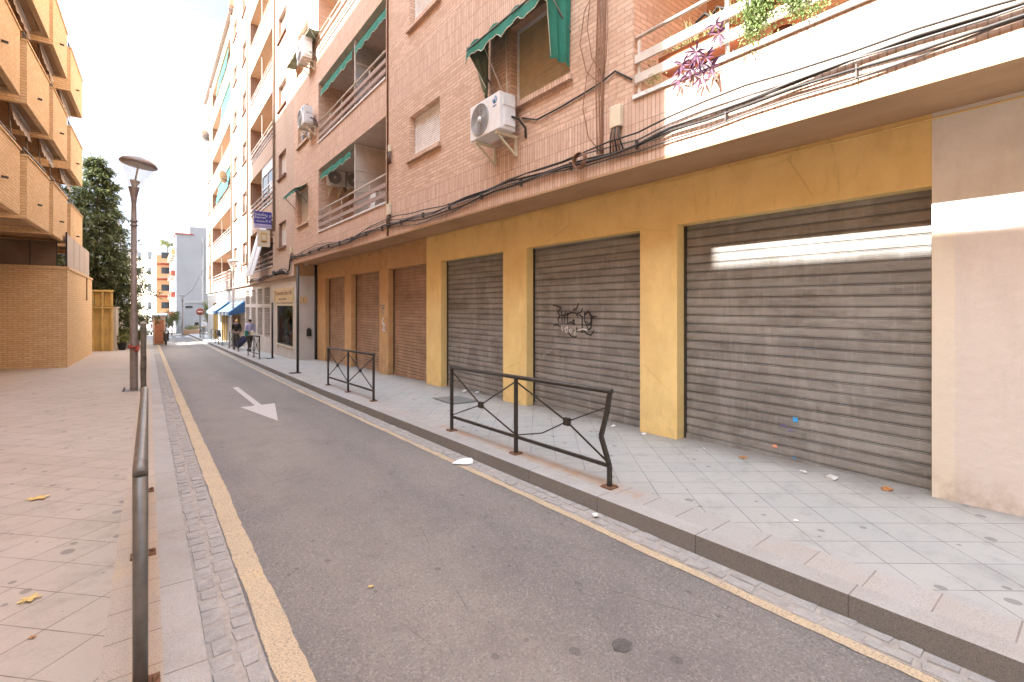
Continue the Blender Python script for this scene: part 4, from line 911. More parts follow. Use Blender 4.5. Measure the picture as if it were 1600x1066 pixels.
# the torn awning of the near window: front flap plus a hanging side cloth at each end
T=canopy('window_awning','torn green awning drooping over the window above the near air conditioner',XF,4.50,6.42,6.08,.46,.30,'green',val=.22,wave=.045)
def hangcloth(par,name,mat,x,y,z,lean,H,seed):
    b=MB(); n,m2=16,12; vs=[]
    for i in range(n+1):
        for j in range(m2+1):
            f=i/n; t=j/m2; vs.append((x-.46*f*(1-.52*t)-.03*t+.02*math.sin(f*19+seed)*t, y+lean*f*t+.03*math.sin(f*15+seed)*t, z-.30*f*(1-t)-(H-.12*f)*t))
    b.add(vs,[(i*(m2+1)+j,(i+1)*(m2+1)+j,(i+1)*(m2+1)+j+1,i*(m2+1)+j+1) for i in range(n) for j in range(m2)],0,True); o=b.build(name,M[mat],par)
    b=MB(); b.tube([vs[n*(m2+1)+j] for j in range(m2+1)],.006,5); b.build('cloth_hem',M['trim'],o); return o
hangcloth(T,'side_cloth','green',XF-.02,4.50,6.08,.16,1.22,1.0)
hangcloth(T,'side_cloth','greeni',XF-.02,6.42,6.08,-.22,1.08,2.0)
b=MB(); b.tube([(XF-.40,6.05,5.72),(XF-.02,5.98,4.95)],.008,6); b.build('support_rod',M['rail_w'],T)
b=MB(); b.tube([(XF-.1,5.86,5.95),(XF-.06,5.86,4.8)],.010,6); b.build('support_rod',M['rail_w'],T)
canopy('window_awning','small green awning over the low window left of the first-floor balcony',XF,17.75,19.5,6.05,.42,.25,'green')
canopy('window_awning','long green awning raised stiffly out from a high sunlit window',XF,16.2,19.4,10.75,.34,.02,'greeni',val=.07)
canopy('balcony_awning','green rolled awning with scalloped edge under the second-floor balcony ceiling, right half',XF+.12,10.85,13.0,9.0,.08,.18,'green',val=.24,arms=False)
canopy('balcony_awning','green rolled awning with scalloped edge under the second-floor balcony ceiling, left half',XF+.12,13.25,16.3,9.0,.08,.18,'green',val=.24,arms=False)
canopy('balcony_awning','short green awning in the left half of the first-floor balcony',XF+.12,13.3,16.2,6.12,.10,.10,'green',val=.22,arms=False)
canopy('balcony_awning','pale teal awning cloth hung across a high balcony of the sunlit building',XF+.1,38.5,43.5,c2(4)+2.0,.1,1.6,'teal',val=.2,arms=False,trim=False)
canopy('balcony_awning','pale green awning cloth on a middle balcony of the sunlit building',XF+.1,38.5,45.5,c2(2)+2.0,.2,1.2,'teal',val=.2,arms=False,trim=False)
canopy('balcony_awning','green awning cloth on the topmost far balcony of the sunlit building',XF+.1,39.5,46.0,c2(5)+2.0,.15,1.2,'green',val=.2,arms=False,trim=False)
canopy('shop_awning','blue and white striped shop awning nearer the lamp',SX,32.4,38.4,1.95,.85,.70,'sky_blue',val=.22,group='blue and white shop awnings',trim=False,reverse_stripes=7)
canopy('shop_awning','blue and white striped shop awning farther along the shops',SX,39.4,45.6,1.95,.85,.70,'sky_blue',val=.22,group='blue and white shop awnings',trim=False,reverse_stripes=7)
# white slatted blind hung slanting out of the balcony beside the signs
b=MB()
for y0,y1 in ((24.6,25.7),(25.9,27.0)):
    n=10
    for i in range(n):
        t0,t1=i/n,(i+1)/n; f=lambda t:(XF-.05-.62*t, 5.55-2.45*t)
        b.add([(f(t0)[0],y0,f(t0)[1]),(f(t0)[0],y1,f(t0)[1]),(f(t1)[0],y1,f(t1)[1]),(f(t1)[0],y0,f(t1)[1]),(f(t0)[0]+.04,y0,f(t0)[1]),(f(t0)[0]+.04,y1,f(t0)[1]),(f(t1)[0]+.04,y1,f(t1)[1]),(f(t1)[0]+.04,y0,f(t1)[1])],[(0,1,2,3),(4,7,6,5),(0,3,7,4),(1,5,6,2)],0)
tag(b.build('hanging_blind',M['white']),'pair of long white blinds hung slanting out over the band below the signs','blind')

# ================================================================== projecting signs
for nm_ in ():
    pass
for o_ in [q for q in bpy.data.objects if q.name.startswith('shop_awning')]:
    for y in ((32.4,38.4) if o_.location.y<36.5 and abs(o_.location.y-32.4)<.1 else (39.4,45.6)):
        b=MB(); b.add([(SX,y,1.95),(SX-.85,y,1.25),(SX-.85,y,1.05),(SX,y,1.25)],[(0,1,2,3)]); b.build('side_panel',M['blue'],o_)
T=thing('projecting_sign',(4.4,23.5,5.4),'violet-blue projecting sign with white lettering above the square cream sign','sign')
b=MB(); b.box(3.70,4.40,23.44,23.56,5.30,5.86); b.build('panel',M['signblue'],T); b=MB(); b.box(3.70,4.40,23.435,23.565,5.12,5.298); b.build('lower_strip',M['lila'],T)

for z in (5.2,5.6): b=MB(); b.box(4.40,4.499,23.48,23.52,z,z+.05); b.build('bracket',M['darkb'],T)
for s_,z,sz,x in (('Estudio',5.72,.15,3.94),('Express',5.59,.14,3.94),('revelado',5.42,.11,3.95),('X E',5.66,.15,4.26),('X E',5.44,.15,4.26)): text(s_,sz,M['white'],'lettering',T,(x,23.436,z),(PI/2,0,0))
text('fotocopias color',.085,M['signblue'],'lettering',T,(4.05,23.431,5.21),(PI/2,0,0))
T=thing('projecting_sign',(4.35,23.5,4.6),'square cream projecting sign with a gold emblem under the blue sign','sign')
b=MB(); b.box(3.84,4.34,23.45,23.55,4.30,5.06); b.build('panel',M['cream'],T)
b=MB(); b.box(3.97,4.21,23.444,23.449,4.50,4.92); pe=b.build('emblem',M['goldl'],T); b=MB(); b.box(4.0,4.18,23.440,23.4435,4.60,4.84); b.build('emblem_inset',M['cream'],pe); b=MB(); b.box(3.97,4.21,23.439,23.443,4.50,4.54); b.build('emblem_base',M['rust'],pe)
for z in (4.45,4.85): b=MB(); b.box(4.34,4.499,23.48,23.52,z,z+.04); b.build('bracket',M['darkb'],T)

# ================================================================== dishes, cables, boxes
def dish(x,y,z,r,mat,label,az=-2.3):
    T=thing('satellite_dish',(x,y,z),label,'satellite dish','satellite dishes'); b=MB(); b.lathe((0,0,0),[(0,0),(r*.5,.03*r*2),(r*.85,.10*r*2),(r,.15*r*2)],20,axis='y')
    M_=Matrix.Translation((x,y,z))@Matrix.Rotation(az,4,'Z'); b.v=[tuple(M_@Vector(v)) for v in b.v]; b.build('reflector',M[mat],T)
    b=MB(); d=M_@Vector((0,.5*r*2,0)); b.tube([(x,y,z),tuple(d)],.015,6); b.tube([(x,y,z-r*.2),(XF,y+.2,z-r*.5)],.03,6); b.build('arm',M['galv'],T); return T
dish(4.0,38.0,10.55,.45,'cream','tan satellite dish on the middle of the sunlit building')
dish(4.1,52.5,17.6,.55,'grey','grey satellite dish at the far top corner of the sunlit building')
dish(4.75,26.2,4.3,.48,'panel','dark grey dish inside the first-floor balcony behind the signs',az=3.4)
b=MB()
for k in range(6):
    pts=[]; 
    for i in range(60):
        y=-4+i*(20.2+4)/59; pts.append((XF-.025-.022*(k%3)-.006*R.random(), y, 3.53+.055*(k-2.5)*(.55+.45*math.sin(y*.9+k))+.03*math.sin(y*1.3)+.015*math.sin(y*4+k)+(.05 if y<3 else 0)))
    b.tube(pts,[.009,.012,.008,.013,.009,.010][k],6,m=k%2)
for i in range(22): y=-3+i*1.07; b.box(XF-.06,XF-.002,y,y+.008,3.46,3.57,0)
b.tube([(XF-.05,20.15,3.5),(XF-.05,20.25,3.3),(XF-.05,20.3,3.1),(XF-.05,20.6,3.04)],.03,6,m=1)
tag(b.build('cable_bundle',[M['wirec'],M['wirek']]),'bundle of grey and black cables clipped along the brick band over the shutters','cables')
b=MB()
for k in range(4):
    b.tube([(XF-.03-.02*k,y,3.02+.04*k*math.sin(y*.8+k)+.05*math.sin(y*2+k)) for y in [20.6+i*.45 for i in range(22)]],.016,6,m=k%2)
for i in range(26): 
    y=20.9+R.random()*2.0; b.tube([(XF-.05,y,3.0),(XF-.12-.05*R.random(),y+.15,3.05+.15*R.random()),(XF-.05,y+.35,3.02)],.02,5,m=1)
tag(b.build('cable_bundle',[M['wirec'],M['wirek']]),'tangled cables along the edge above the shop sign and barred windows','cables')
b=MB()
for k in range(5):
    ph=k*1.3; y0=3.93+.02*k
    b.tube([(XF-.02-.008*k,y0+.02*math.sin(z*2+ph),z) for z in [3.55+i*.12 for i in range(30)]],.009,6)
for (dy,zt) in ((.35,5.15),(.22,5.3),(-.12,5.2),(.30,4.3)):
    b.tube([(XF-.03,3.95,zt-.75),(XF-.05,3.95+dy*.7,zt-.5),(XF-.06,3.95+dy,zt-.1),(XF-.05,3.95+dy*.8,zt+.3),(XF-.03,3.97,zt+.6)],.006,6)
tag(b.build('hanging_wires',M['wireb']),'loose brown wires hanging down the brick pier left of the near balcony','wires')
b=MB(); b.tube([(XF-.02,5.55,4.5),(XF-.03,5.2,4.36),(XF-.02,4.7,4.38),(XF-.02,4.2,4.42),(XF-.03,3.95,4.44),(XF-.02,3.75,4.30+.2),(XF-.02,3.5,4.30)],.012,7); tag(b.build('power_cable',M['wirek']),'single dark cable running from the near air conditioner to the balcony','cable')
def jbox(x,y,z,label,s_=1):
    T=thing('junction_box',(x,y,z),label,'junction box','telephone junction boxes'); b=MB(); b.box(x-.07,x-.002,y-.08*s_,y+.08*s_,z,z+.26*s_); b.build('housing',M['cream'],T,bevel=.01)
    b=MB()
    for k in range(5): b.tube([(x-.05,y-.05+.025*k,z),(x-.07,y-.06+.03*k,z-.12),(x-.05,y-.12+.05*k,z-.30)],.011,5,m=k%2)
    b.build('leads',[M['wirek'],M['wireb']],T); return T
jbox(XF,3.72,3.80,'open junction box with dangling leads under the brown wires')
jbox(XF,10.5,3.78,'pale junction box at the lower right corner of the first-floor balcony')
jbox(XF,20.0,3.72,'pale junction box near the far end of the shutter building')
jbox(XF,10.45,5.25,'small yellowish box high on the pipe beside the first-floor balcony',.6)
b=MB()
for k in range(7): t0=R.random()*6; b.tube([(XF-.06-.01*k,4.28+.10*math.cos(t0+t),3.58+.10*math.sin(t0+t)-.05) for t in [i*.5 for i in range(11)]],.008,5)
tag(b.build('cable_coil',M['wireb']),'small tangled coil of thin brown wire on the cable bundle','cable')
b=MB(); b.tube([(5.9,79.8,5.8+.0),(5.4,70,4.6),(4.9,62,4.9),(4.45,55,5.9)],.02,5); b.tube([(2.9,62.7,2.4),(3.6,59,3.3),(4.45,55,5.6)],.02,5); tag(b.build('overhead_cable',M['wirec']),'thin overhead cables sagging from the sunlit building to the white end wall','cable')

# ================================================================== near balcony contents
def leaves(b,c,n,sp,sz,m=0,droop=0,rnd=R):
    for _ in range(n):
        p=Vector((c[0]+rnd.gauss(0,sp[0]),c[1]+rnd.gauss(0,sp[1]),c[2]+rnd.gauss(0,sp[2])))
        d=Vector((rnd.gauss(0,1),rnd.gauss(0,1),rnd.gauss(0,1)-droop)).normalized(); u=d.cross(Vector((rnd.random()-.5,rnd.random()-.5,rnd.random()-.5))).normalized(); s_=sz*(.6+.8*rnd.random())
        b.add([p,p+d*s_*.5+u*s_*.28,p+d*s_,p+d*s_*.5-u*s_*.28],[(0,1,2,3)],m)
zc=4.09
T=thing('flower_box',(XF+.18,3.0,zc+.2),'long terracotta flower box with thin grass behind the near balcony rails','flower box')
b=MB(); b.box(XF+.07,XF+.27,2.35,3.2,zc+.20,zc+.36); b.build('trough',M['terra'],T)
b=MB()
for i in range(90):
    y=2.35+.85*R.random(); x=XF+.1+.14*R.random(); z=zc+.36; h=.08+.25*R.random()**1.6; dy=.08*(R.random()-.5); dx=-.06*R.random()
    b.add([(x,y-.004,z),(x,y+.004,z),(x+dx,y+dy+.003,z+h*.6),(x+dx*2,y+dy*2.4,z+h)],[(0,1,2,3)])
leaves(b,(XF+.14,2.8,zc+.38),260,(.05,.24,.03),.035); b.build('grass',M['grassy'],T)
for yy,zt_,nn in ((3.25,zc+.05,20),(2.2,zc+.3,50),(3.12,zc+.28,40)):
    pass
T=thing('hanging_succulent',(XF-.02,1.9,4.4),'bright green trailing succulent spilling over the near balcony rails','plant')
b=MB(); leaves(b,(XF+.0,1.98,4.50),1500,(.06,.12,.09),.030); leaves(b,(XF-.03,2.08,4.33),1500,(.04,.07,.10),.028,droop=1); leaves(b,(XF-.04,1.72,4.38),1300,(.04,.06,.10),.026,droop=1); leaves(b,(XF-.05,1.60,4.17),260,(.02,.07,.025),.024,droop=1); leaves(b,(XF,1.85,4.68),1200,(.07,.18,.08),.03)
b.build('trailing_leaves',M['succ'],T)
b=MB()
for y,z0,z1 in ((2.05,4.6,4.15),(1.72,4.6,4.2),(1.6,4.35,4.15),(2.15,4.5,4.25)): b.tube([(XF-.03,y,z0),(XF-.05,y+.03,(z0+z1)/2),(XF-.04,y,z1)],.006,5)
b.build('stems',M['bark'],T)
b=MB(); b.lathe((XF+.16,1.9,4.20),[(.10,0),(.14,.25),(.15,.26),(.13,.255),(0,.24)],16); b.build('pot',M['terra'],T)
T=thing('purple_trailing_plant',(XF-.05,2.55,4.2),'purple-leaved trailing plant hanging through the near balcony rail','plant')
bl=MB(); bs=MB()
def blade(p,d,L,w_):
    p=Vector(p); d=Vector(d).normalized(); u=d.cross(Vector((.9,.1,.3))).normalized(); nn=d.cross(u)
    q=[p]; 
    a1=p+d*L*.35+u*w_+nn*.004; a2=p+d*L*.35-u*w_+nn*.004; m1=p+d*L*.35-nn*.004; c1=p+d*L*.7+u*w_*.7-Vector((0,0,L*.05)); c2_=p+d*L*.7-u*w_*.7-Vector((0,0,L*.05)); m2_=p+d*L*.7-nn*.004-Vector((0,0,L*.05)); e=p+d*L-Vector((0,0,L*.14))
    bl.add([p,a1,m1,a2,c1,m2_,c2_,e],[(0,1,2),(0,2,3),(1,4,5,2),(2,5,6,3),(4,7,5),(5,7,6)])
for (y,z,n) in ((2.82,4.19,9),(2.72,4.10,9),(2.66,4.25,9),(2.56,4.16,8),(2.50,4.03,9),(2.42,4.33,6),(2.46,4.44,5),(2.86,4.05,5),(2.60,3.98,6)):
    for k in range(n):
        t=2*PI*k/n+R.random(); blade((XF-.05,y,z),(-.35*R.random()-.1,math.cos(t),math.sin(t)*.9-.25),.10+.06*R.random(),.014)
for P_ in ([(XF+.05,2.5,4.35),(XF-.05,2.6,4.28),(XF-.06,2.82,4.19)],[(XF-.06,2.66,4.25),(XF-.06,2.6,4.1),(XF-.06,2.5,4.03)],[(XF-.04,2.46,4.44),(XF-.05,2.42,4.33),(XF-.05,2.56,4.16)],[(XF-.06,2.82,4.19),(XF-.06,2.86,4.05)]): bs.tube(P_,.005,5)
bl.build('leaf_rosettes',M['purple'],T); bs.build('stems',M['purple'],T)
T=thing('sedum_plant',(XF,3.33,4.15),'small pale green plant at the far corner of the near balcony','plant'); b=MB(); leaves(b,(XF-.0,3.2,4.17),150,(.02,.06,.05),.028); leaves(b,(XF+.05,3.3,4.30),60,(.03,.04,.08),.03); b.build('leaves',M['grassy'],T)
T=thing('balcony_chair',(XF+.75,2.95,4.05),'black curved metal chair on the near balcony','chair'); b=MB(); y=2.95; x=XF+.70
b.tube([(x,y+.2,4.05),(x,y+.2,4.85),(x,y+.16,5.05),(x,y+.05,5.1),(x,y-.03,5.02),(x,y-.1,5.1),(x,y-.2,5.03),(x,y-.24,4.85),(x,y-.3,4.45),(x,y-.26,4.05)],.018,8); b.tube([(x+.4,y+.2,4.05),(x+.38,y+.2,4.5)],.016,6); b.tube([(x+.4,y-.26,4.05),(x+.38,y-.26,4.5)],.016,6); b.build('frame',M['darkb'],T)
b=MB(); b.lathe((x+.18,y-.03,4.5),[(0,0),(.22,0),(.23,.015),(.22,.03),(0,.03)],20); b.build('seat',M['darkb'],T)
b=MB(); b.tube([(XF-.005,2.45,3.95),(XF-.05,2.44,3.93),(XF-.09,2.43,3.86)],.013,6); tag(b.build('drain_spout',M['rust']),'short rusty spout sticking out of the band under the purple plant','spout')
# laundry and clutter on the first-floor balcony
T=thing('clothes_rack',(XF+.7,13.0,4.1),'folding rack with pale laundry on the first-floor balcony','laundry rack')
b=MB(); 
for y in (12.2,14.6): b.tube([(XF+.4,y,4.1),(XF+.9,y,4.75)],.012,6); b.tube([(XF+.9,y,4.1),(XF+.4,y,4.75)],.012,6)
for x in (.4,.55,.7,.9): b.tube([(XF+x,12.2,4.75),(XF+x,14.6,4.75)],.008,6)
b.build('frame',M['rail_w'],T)
b=MB()
for i,(y,x) in enumerate(((12.4,.4),(13.0,.55),(13.6,.4),(14.1,.7))):
    vs=[]; 
    for a in range(7):
        for j in range(5): vs.append((XF+x-.02+.02*math.sin(a*1.7+j),y+.42*a/6,4.76-.1*j-.01*math.sin(a)))
    b.add(vs,[(a*5+j,(a+1)*5+j,(a+1)*5+j+1,a*5+j+1) for a in range(6) for j in range(4)],i%2,True)
b.build('laundry',[M['white'],M['lila']],T)

# ================================================================== trees and planting on the left
def conifer(x,y,z,H,W,label,seed,n=230,kind='conifer'):
    n=int(n*1.5)
    rr=random.Random(seed); T=thing('conifer_tree',(x,y,z),label,'tree','dark conifers behind the left building')
    b=MB(); b.tube([(x+.05*math.sin(i),y,z+H*.95*i/8) for i in range(9)],[.20*(1-i/9.5) for i in range(9)],10); 
    L=MB()
    for k in range(n):
        f=.10+.90*(k/n); ang=rr.random()*2*PI; reach=W*(1-f)**.62*(.42+.80*rr.random())*(1+.22*math.sin(ang*2+f*9+seed))+.12; zz=z+H*f; 
        p0=Vector((x,y,zz)); tip=Vector((x+math.cos(ang)*reach,y+math.sin(ang)*reach,zz+.12*reach-.25*reach*rr.random()))
        if k%2==0: b.tube([p0,(p0+tip)/2+Vector((0,0,.08)),tip],[.028,.018,.006],4)
        m=int(30+62*reach/W)
        for _ in range(m):
            t=.25+.75*rr.random()**.7; c=p0.lerp(tip,t)+Vector((rr.gauss(0,.11),rr.gauss(0,.11),rr.gauss(0,.08)-.10*rr.random()))
            d=(tip-p0).normalized()*.6+Vector((rr.gauss(0,.5),rr.gauss(0,.5),rr.gauss(-.25,.4))); d.normalize(); u=d.cross(Vector((rr.random()-.5,rr.random()-.5,1))).normalized(); s_=.20+.20*rr.random()
            L.add([c,c+d*s_*.5+u*s_*.16,c+d*s_,c+d*s_*.5-u*s_*.16],[(0,1,2,3)])
    b.build('trunk',M['bark'],T); L.build('crown',M[kind],T); return T
conifer(-4.9,37.5,-1,13.4,3.1,'tall pointed dark conifer nearest the ochre building',3,210)
conifer(-2.55,39.5,-1,12.0,2.9,'wide dark conifer with drooping boughs just left of the lamp',5,250)
conifer(-6.6,40.5,-1,11.0,2.3,'dark conifer mostly hidden behind the ochre building',8,130)
def broad(x,y,z,H,W,label,seed,clumps=60,per=130,tr=.12,group='leafy trees and bushes on the left',nm='leafy_tree',sq=.8):
    rr=random.Random(seed); T=thing(nm,(x,y,z),label,'tree' if H>3.5 else 'bush',group); b=MB(); L=MB()
    b.tube([(x,y,z),(x+.05,y,z+H*.3),(x-.03,y+.04,z+H*.6)],[tr,tr*.75,tr*.4],8)
    for k in range(clumps):
        u=rr.random()*2*PI; v=rr.random()*2-1; r_=rr.random()**.4; q=math.sqrt(1-v*v)
        c=Vector((x+W*r_*q*math.cos(u),y+W*r_*q*math.sin(u),z+H*.62+H*.36*sq*r_*v))
        if k%3==0: b.tube([(x,y,z+H*.3),((x+c.x)/2,(y+c.y)/2,(z+H*.45+c.z)/2),tuple(c)],[tr*.35,tr*.2,.01],5)
        leaves(L,c,per,(W*.13,W*.13,H*.05),.11,rnd=rr)
    b.build('trunk',M['bark'],T); L.build('crown',M['broad'],T); return T
broad(-1.9,41.0,-1.1,7.2,1.9,'yellow-green leafy tree under the conifers by the lamp',11,70,130)
broad(-1.1,46,-1.2,3.2,1.1,'shaggy sunlit bush on the wall behind the street lamp',12,40,110,nm='bush')
broad(-1.35,39.3,-1.05,1.5,.55,'low dark green bush in the planters by the yellow wall',13,22,90,tr=.05,nm='bush')
broad(-.55,41.5,-1.1,1.3,.5,'low loose bush just left of the street lamp base',14,20,80,tr=.05,nm='bush')
broad(2.2,69,-1.85,3.2,.9,'palm-like green shrub in front of the white end wall',15,34,90,tr=.06,nm='bush',group='shrubs at the end of the street')
broad(5.6,66,-1.75,4.2,.9,'tree crown showing past the far corner over the shop awnings',16,34,90,tr=.08,group='shrubs at the end of the street')
broad(2.3,90,9.9,2.2,1.0,'roof terrace plant on top of the white end building',17,20,90,tr=.05,nm='bush',group='shrubs at the end of the street')
# yellow gate structure
T=thing('yellow_gate_wall',(-2.4,36.5,-.9),'yellow painted wall with framed openings beyond the ochre building','wall')
b=MB(); zb=-1.0
b.box(-3.2,-1.62,35.6,35.75,zb,1.5)
for i,x in enumerate((-2.55,-2.12,-1.72)): b.box(x,x+.10,35.45,35.59,zb,2.45)
b.box(-3.2,-1.60,35.4,35.76,2.451,2.56); b.box(-3.2,-1.60,35.42,35.598,1.501,1.6,0)
b.build('wall',M['yellowwall'],T)
b=MB()
for x in (-3.1,-2.43,-2.0): b.box(x,x+.27,35.62,35.66,1.62,2.43)
b.build('shutter_panel',M['goldl'],T)
b=MB(); b.box(-3.15,-2.6,35.57,35.598,zb,1.4); b.build('rusty_door',M['terra'],T)
T=thing('garden_wall',(-1.2,44,-1.2),'sunlit cream garden wall behind the bushes and the lamp','wall'); b=MB(); b.box(-1.66,-1.5,36,46.9,-2.2,1.5); b.box(-1.70,-1.46,36,46.9,1.501,1.58); b.build('masonry',M['creamwall'],T)
for k,(x,y,lab) in enumerate(((-1.25,36.6,'dark planter with leaves at the foot of the yellow wall'),(-1.0,38.2,'pale planter between the yellow wall and the lamp'),(-.75,40.0,'small planter closest to the lamp'))):
    T=thing('planter',(x,y,g(y)),lab,'planter','planters by the yellow wall'); zz=g(y)-.05; b=MB(); b.lathe((x,y,zz),[(.16,0),(.24,.42),(.26,.43),(.22,.42),(0,.38)],14); b.build('pot',M[['darkb','concrete','grey'][k]],T); b=MB(); leaves(b,(x,y,zz+.65),260,(.14,.14,.16),.10); b.build('leaves',M['broad'],T)
# red brick kiosk pillar, parked scooter
T=thing('red_brick_kiosk',(.3,43.5,g(43.5)-.1),'small red brick kiosk with a flat top at the left kerb','kiosk')
b=MB(); y=43.5; z=g(y)-.1; b.box(.27,1.0,y,y+.9,z,z+2.1); b.build('body',M['brick'],T); b=MB(); b.box(.2,1.07,y-.08,y+.98,z+2.101,z+2.2); b.build('top_slab',M['whitewall'],T); b=MB(); b.box(.37,.9,y-.03,y-.002,z+.1,z+1.8); b.build('door',M['terra'],T)
def scooter(x,y,z,label,mat):
    T=thing('scooter',(x,y,z),label,'scooter','scooters parked by the left wall')
    for dy in (-.55,.55):
        b=MB(); b.lathe((x,y+dy,z+.23),[(.14,-.05),(.23,-.045),(.25,0),(.23,.045),(.14,.05)],18,axis='x'); b.build('wheel',M['darkb'],T)
    b=MB(); b.tube([(x,y+.6,z+.42),(x,y+.15,z+.5),(x,y-.1,z+.35),(x,y-.35,z+.35),(x,y-.5,z+.95)],[.12,.17,.14,.10,.05],10); b.box(x-.16,x+.16,y-.5,y-.44,z+.3,z+.95); b.build('body',M[mat],T)
    b=MB(); b.tube([(x,y+.5,z+.72),(x,y+.1,z+.74),(x,y-.02,z+.70)],[.10,.13,.06],10); b.build('seat',M['darkb'],T)
    b=MB(); b.tube([(x-.32,y-.38,z+1.03),(x-.1,y-.5,z+1.0),(x+.1,y-.5,z+1.0),(x+.32,y-.38,z+1.03)],.018,8); b.build('handlebar',M['darkb'],T)
    b=MB(); b.lathe((x,y-.56,z+.88),[(.08,.03),(.07,-.02),(0,-.03)],12,axis='y'); b.build('headlight',M['white'],T)
scooter(-.6,44.2,g(44)-.08,'white scooter parked behind the street lamp','white')
scooter(1.0,42.2,g(41)-.1,'dark scooter parked against the red brick kiosk','dark')
# white van far off
T=thing('white_van',(1.0,77,g(75)),'white van parked at the far end of the street','van'); z=g(75)-.14; x0,x1,y0,y1=.2,2.15,75.6,80.2
b=MB(); b.box(x0,x1,y0,y1,z+.35,z+2.7); b.build('body',M['white'],T,bevel=.12)
b=MB(); b.box(x0+.2,x1-.2,y0-.02,y0+.02,z+1.6,z+2.35); b.build('rear_window',M['glassd'],T); 
for x in (x0+.08,x1-.08):
    b=MB(); b.box(x-.06,x+.06,y0-.03,y0-.002,z+.9,z+1.4); b.build('tail_light',M['redpaint'],T)
    for y in (y0+.8,y1-.9): b=MB(); b.lathe((x,y,z+.34),[(0,-.1),(.2,-.1),(.34,-.08),(.34,.08),(.2,.1),(0,.1)],18,axis='x'); b.build('wheel',M['darkb'],T)
b=MB(); b.box(x0+.1,x1-.1,y0-.08,y0-.03,z+.4,z+.6); b.build('bumper',M['grey'],T)
# raised planter at the corner and road sign
T=thing('brick_planter',(3.6,70.5,g(70)),'low red brick planter at the corner of the far pavement','planter'); b=MB(); b.box(3.3,5.2,70.3,72.5,g(71)-.1,g(71)+.5); b.build('box_wall',M['inner'],T); b=MB(); leaves(b,(4.2,71.4,g(71)+.7),500,(.5,.5,.15),.14); b.build('leaves',M['broad'],T)
T=thing('road_sign',(4.25,53.2,g(53)),'round red-rimmed road sign on a dark post beside the farthest railing','road sign'); b=MB(); b.tube([(4.0,55.2,g(55)),(4.0,55.2,g(55)+2.5)],.035,8); b.build('post',M['dark'],T); b=MB(); b.lathe((4.0,55.15,g(55)+2.5),[(0,-.012),(.32,-.01),(.33,.0),(0,.01)],20,axis='y'); b.build('disc',M['redpaint'],T); b=MB(); b.box(3.8,4.2,55.13,55.137,g(55)+2.45,g(55)+2.56); b.build('bar_mark',M['white'],T)

# ================================================================== people
def skin(name,mat,par,V,Ed,sub=1,loc=(0,0,0),rz=0):
    me=bpy.data.meshes.new(name); me.from_pydata([v[:3] for v in V],Ed,[]); me.materials.append(mat)
    o=bpy.data.objects.new(name,me); C.objects.link(o)
    m=o.modifiers.new('skin','SKIN'); m.use_smooth_shade=True
    for i,v in enumerate(V): me.skin_vertices[0].data[i].radius=(v[3],v[4] if len(v)>4 else v[3])
    me.skin_vertices[0].data[0].use_root=True
    s=o.modifiers.new('sub','SUBSURF'); s.levels=sub; s.render_levels=sub
    dg=bpy.context.evaluated_depsgraph_get(); m2=bpy.data.meshes.new_from_object(o.evaluated_get(dg)); bpy.data.objects.remove(o)
    m2.transform(Matrix.Translation(loc)@Matrix.Rotation(rz,4,'Z')); n=bpy.data.objects.new(name,m2); C.objects.link(n)
    if not m2.materials: m2.materials.append(mat)
    attach(n,par); return n
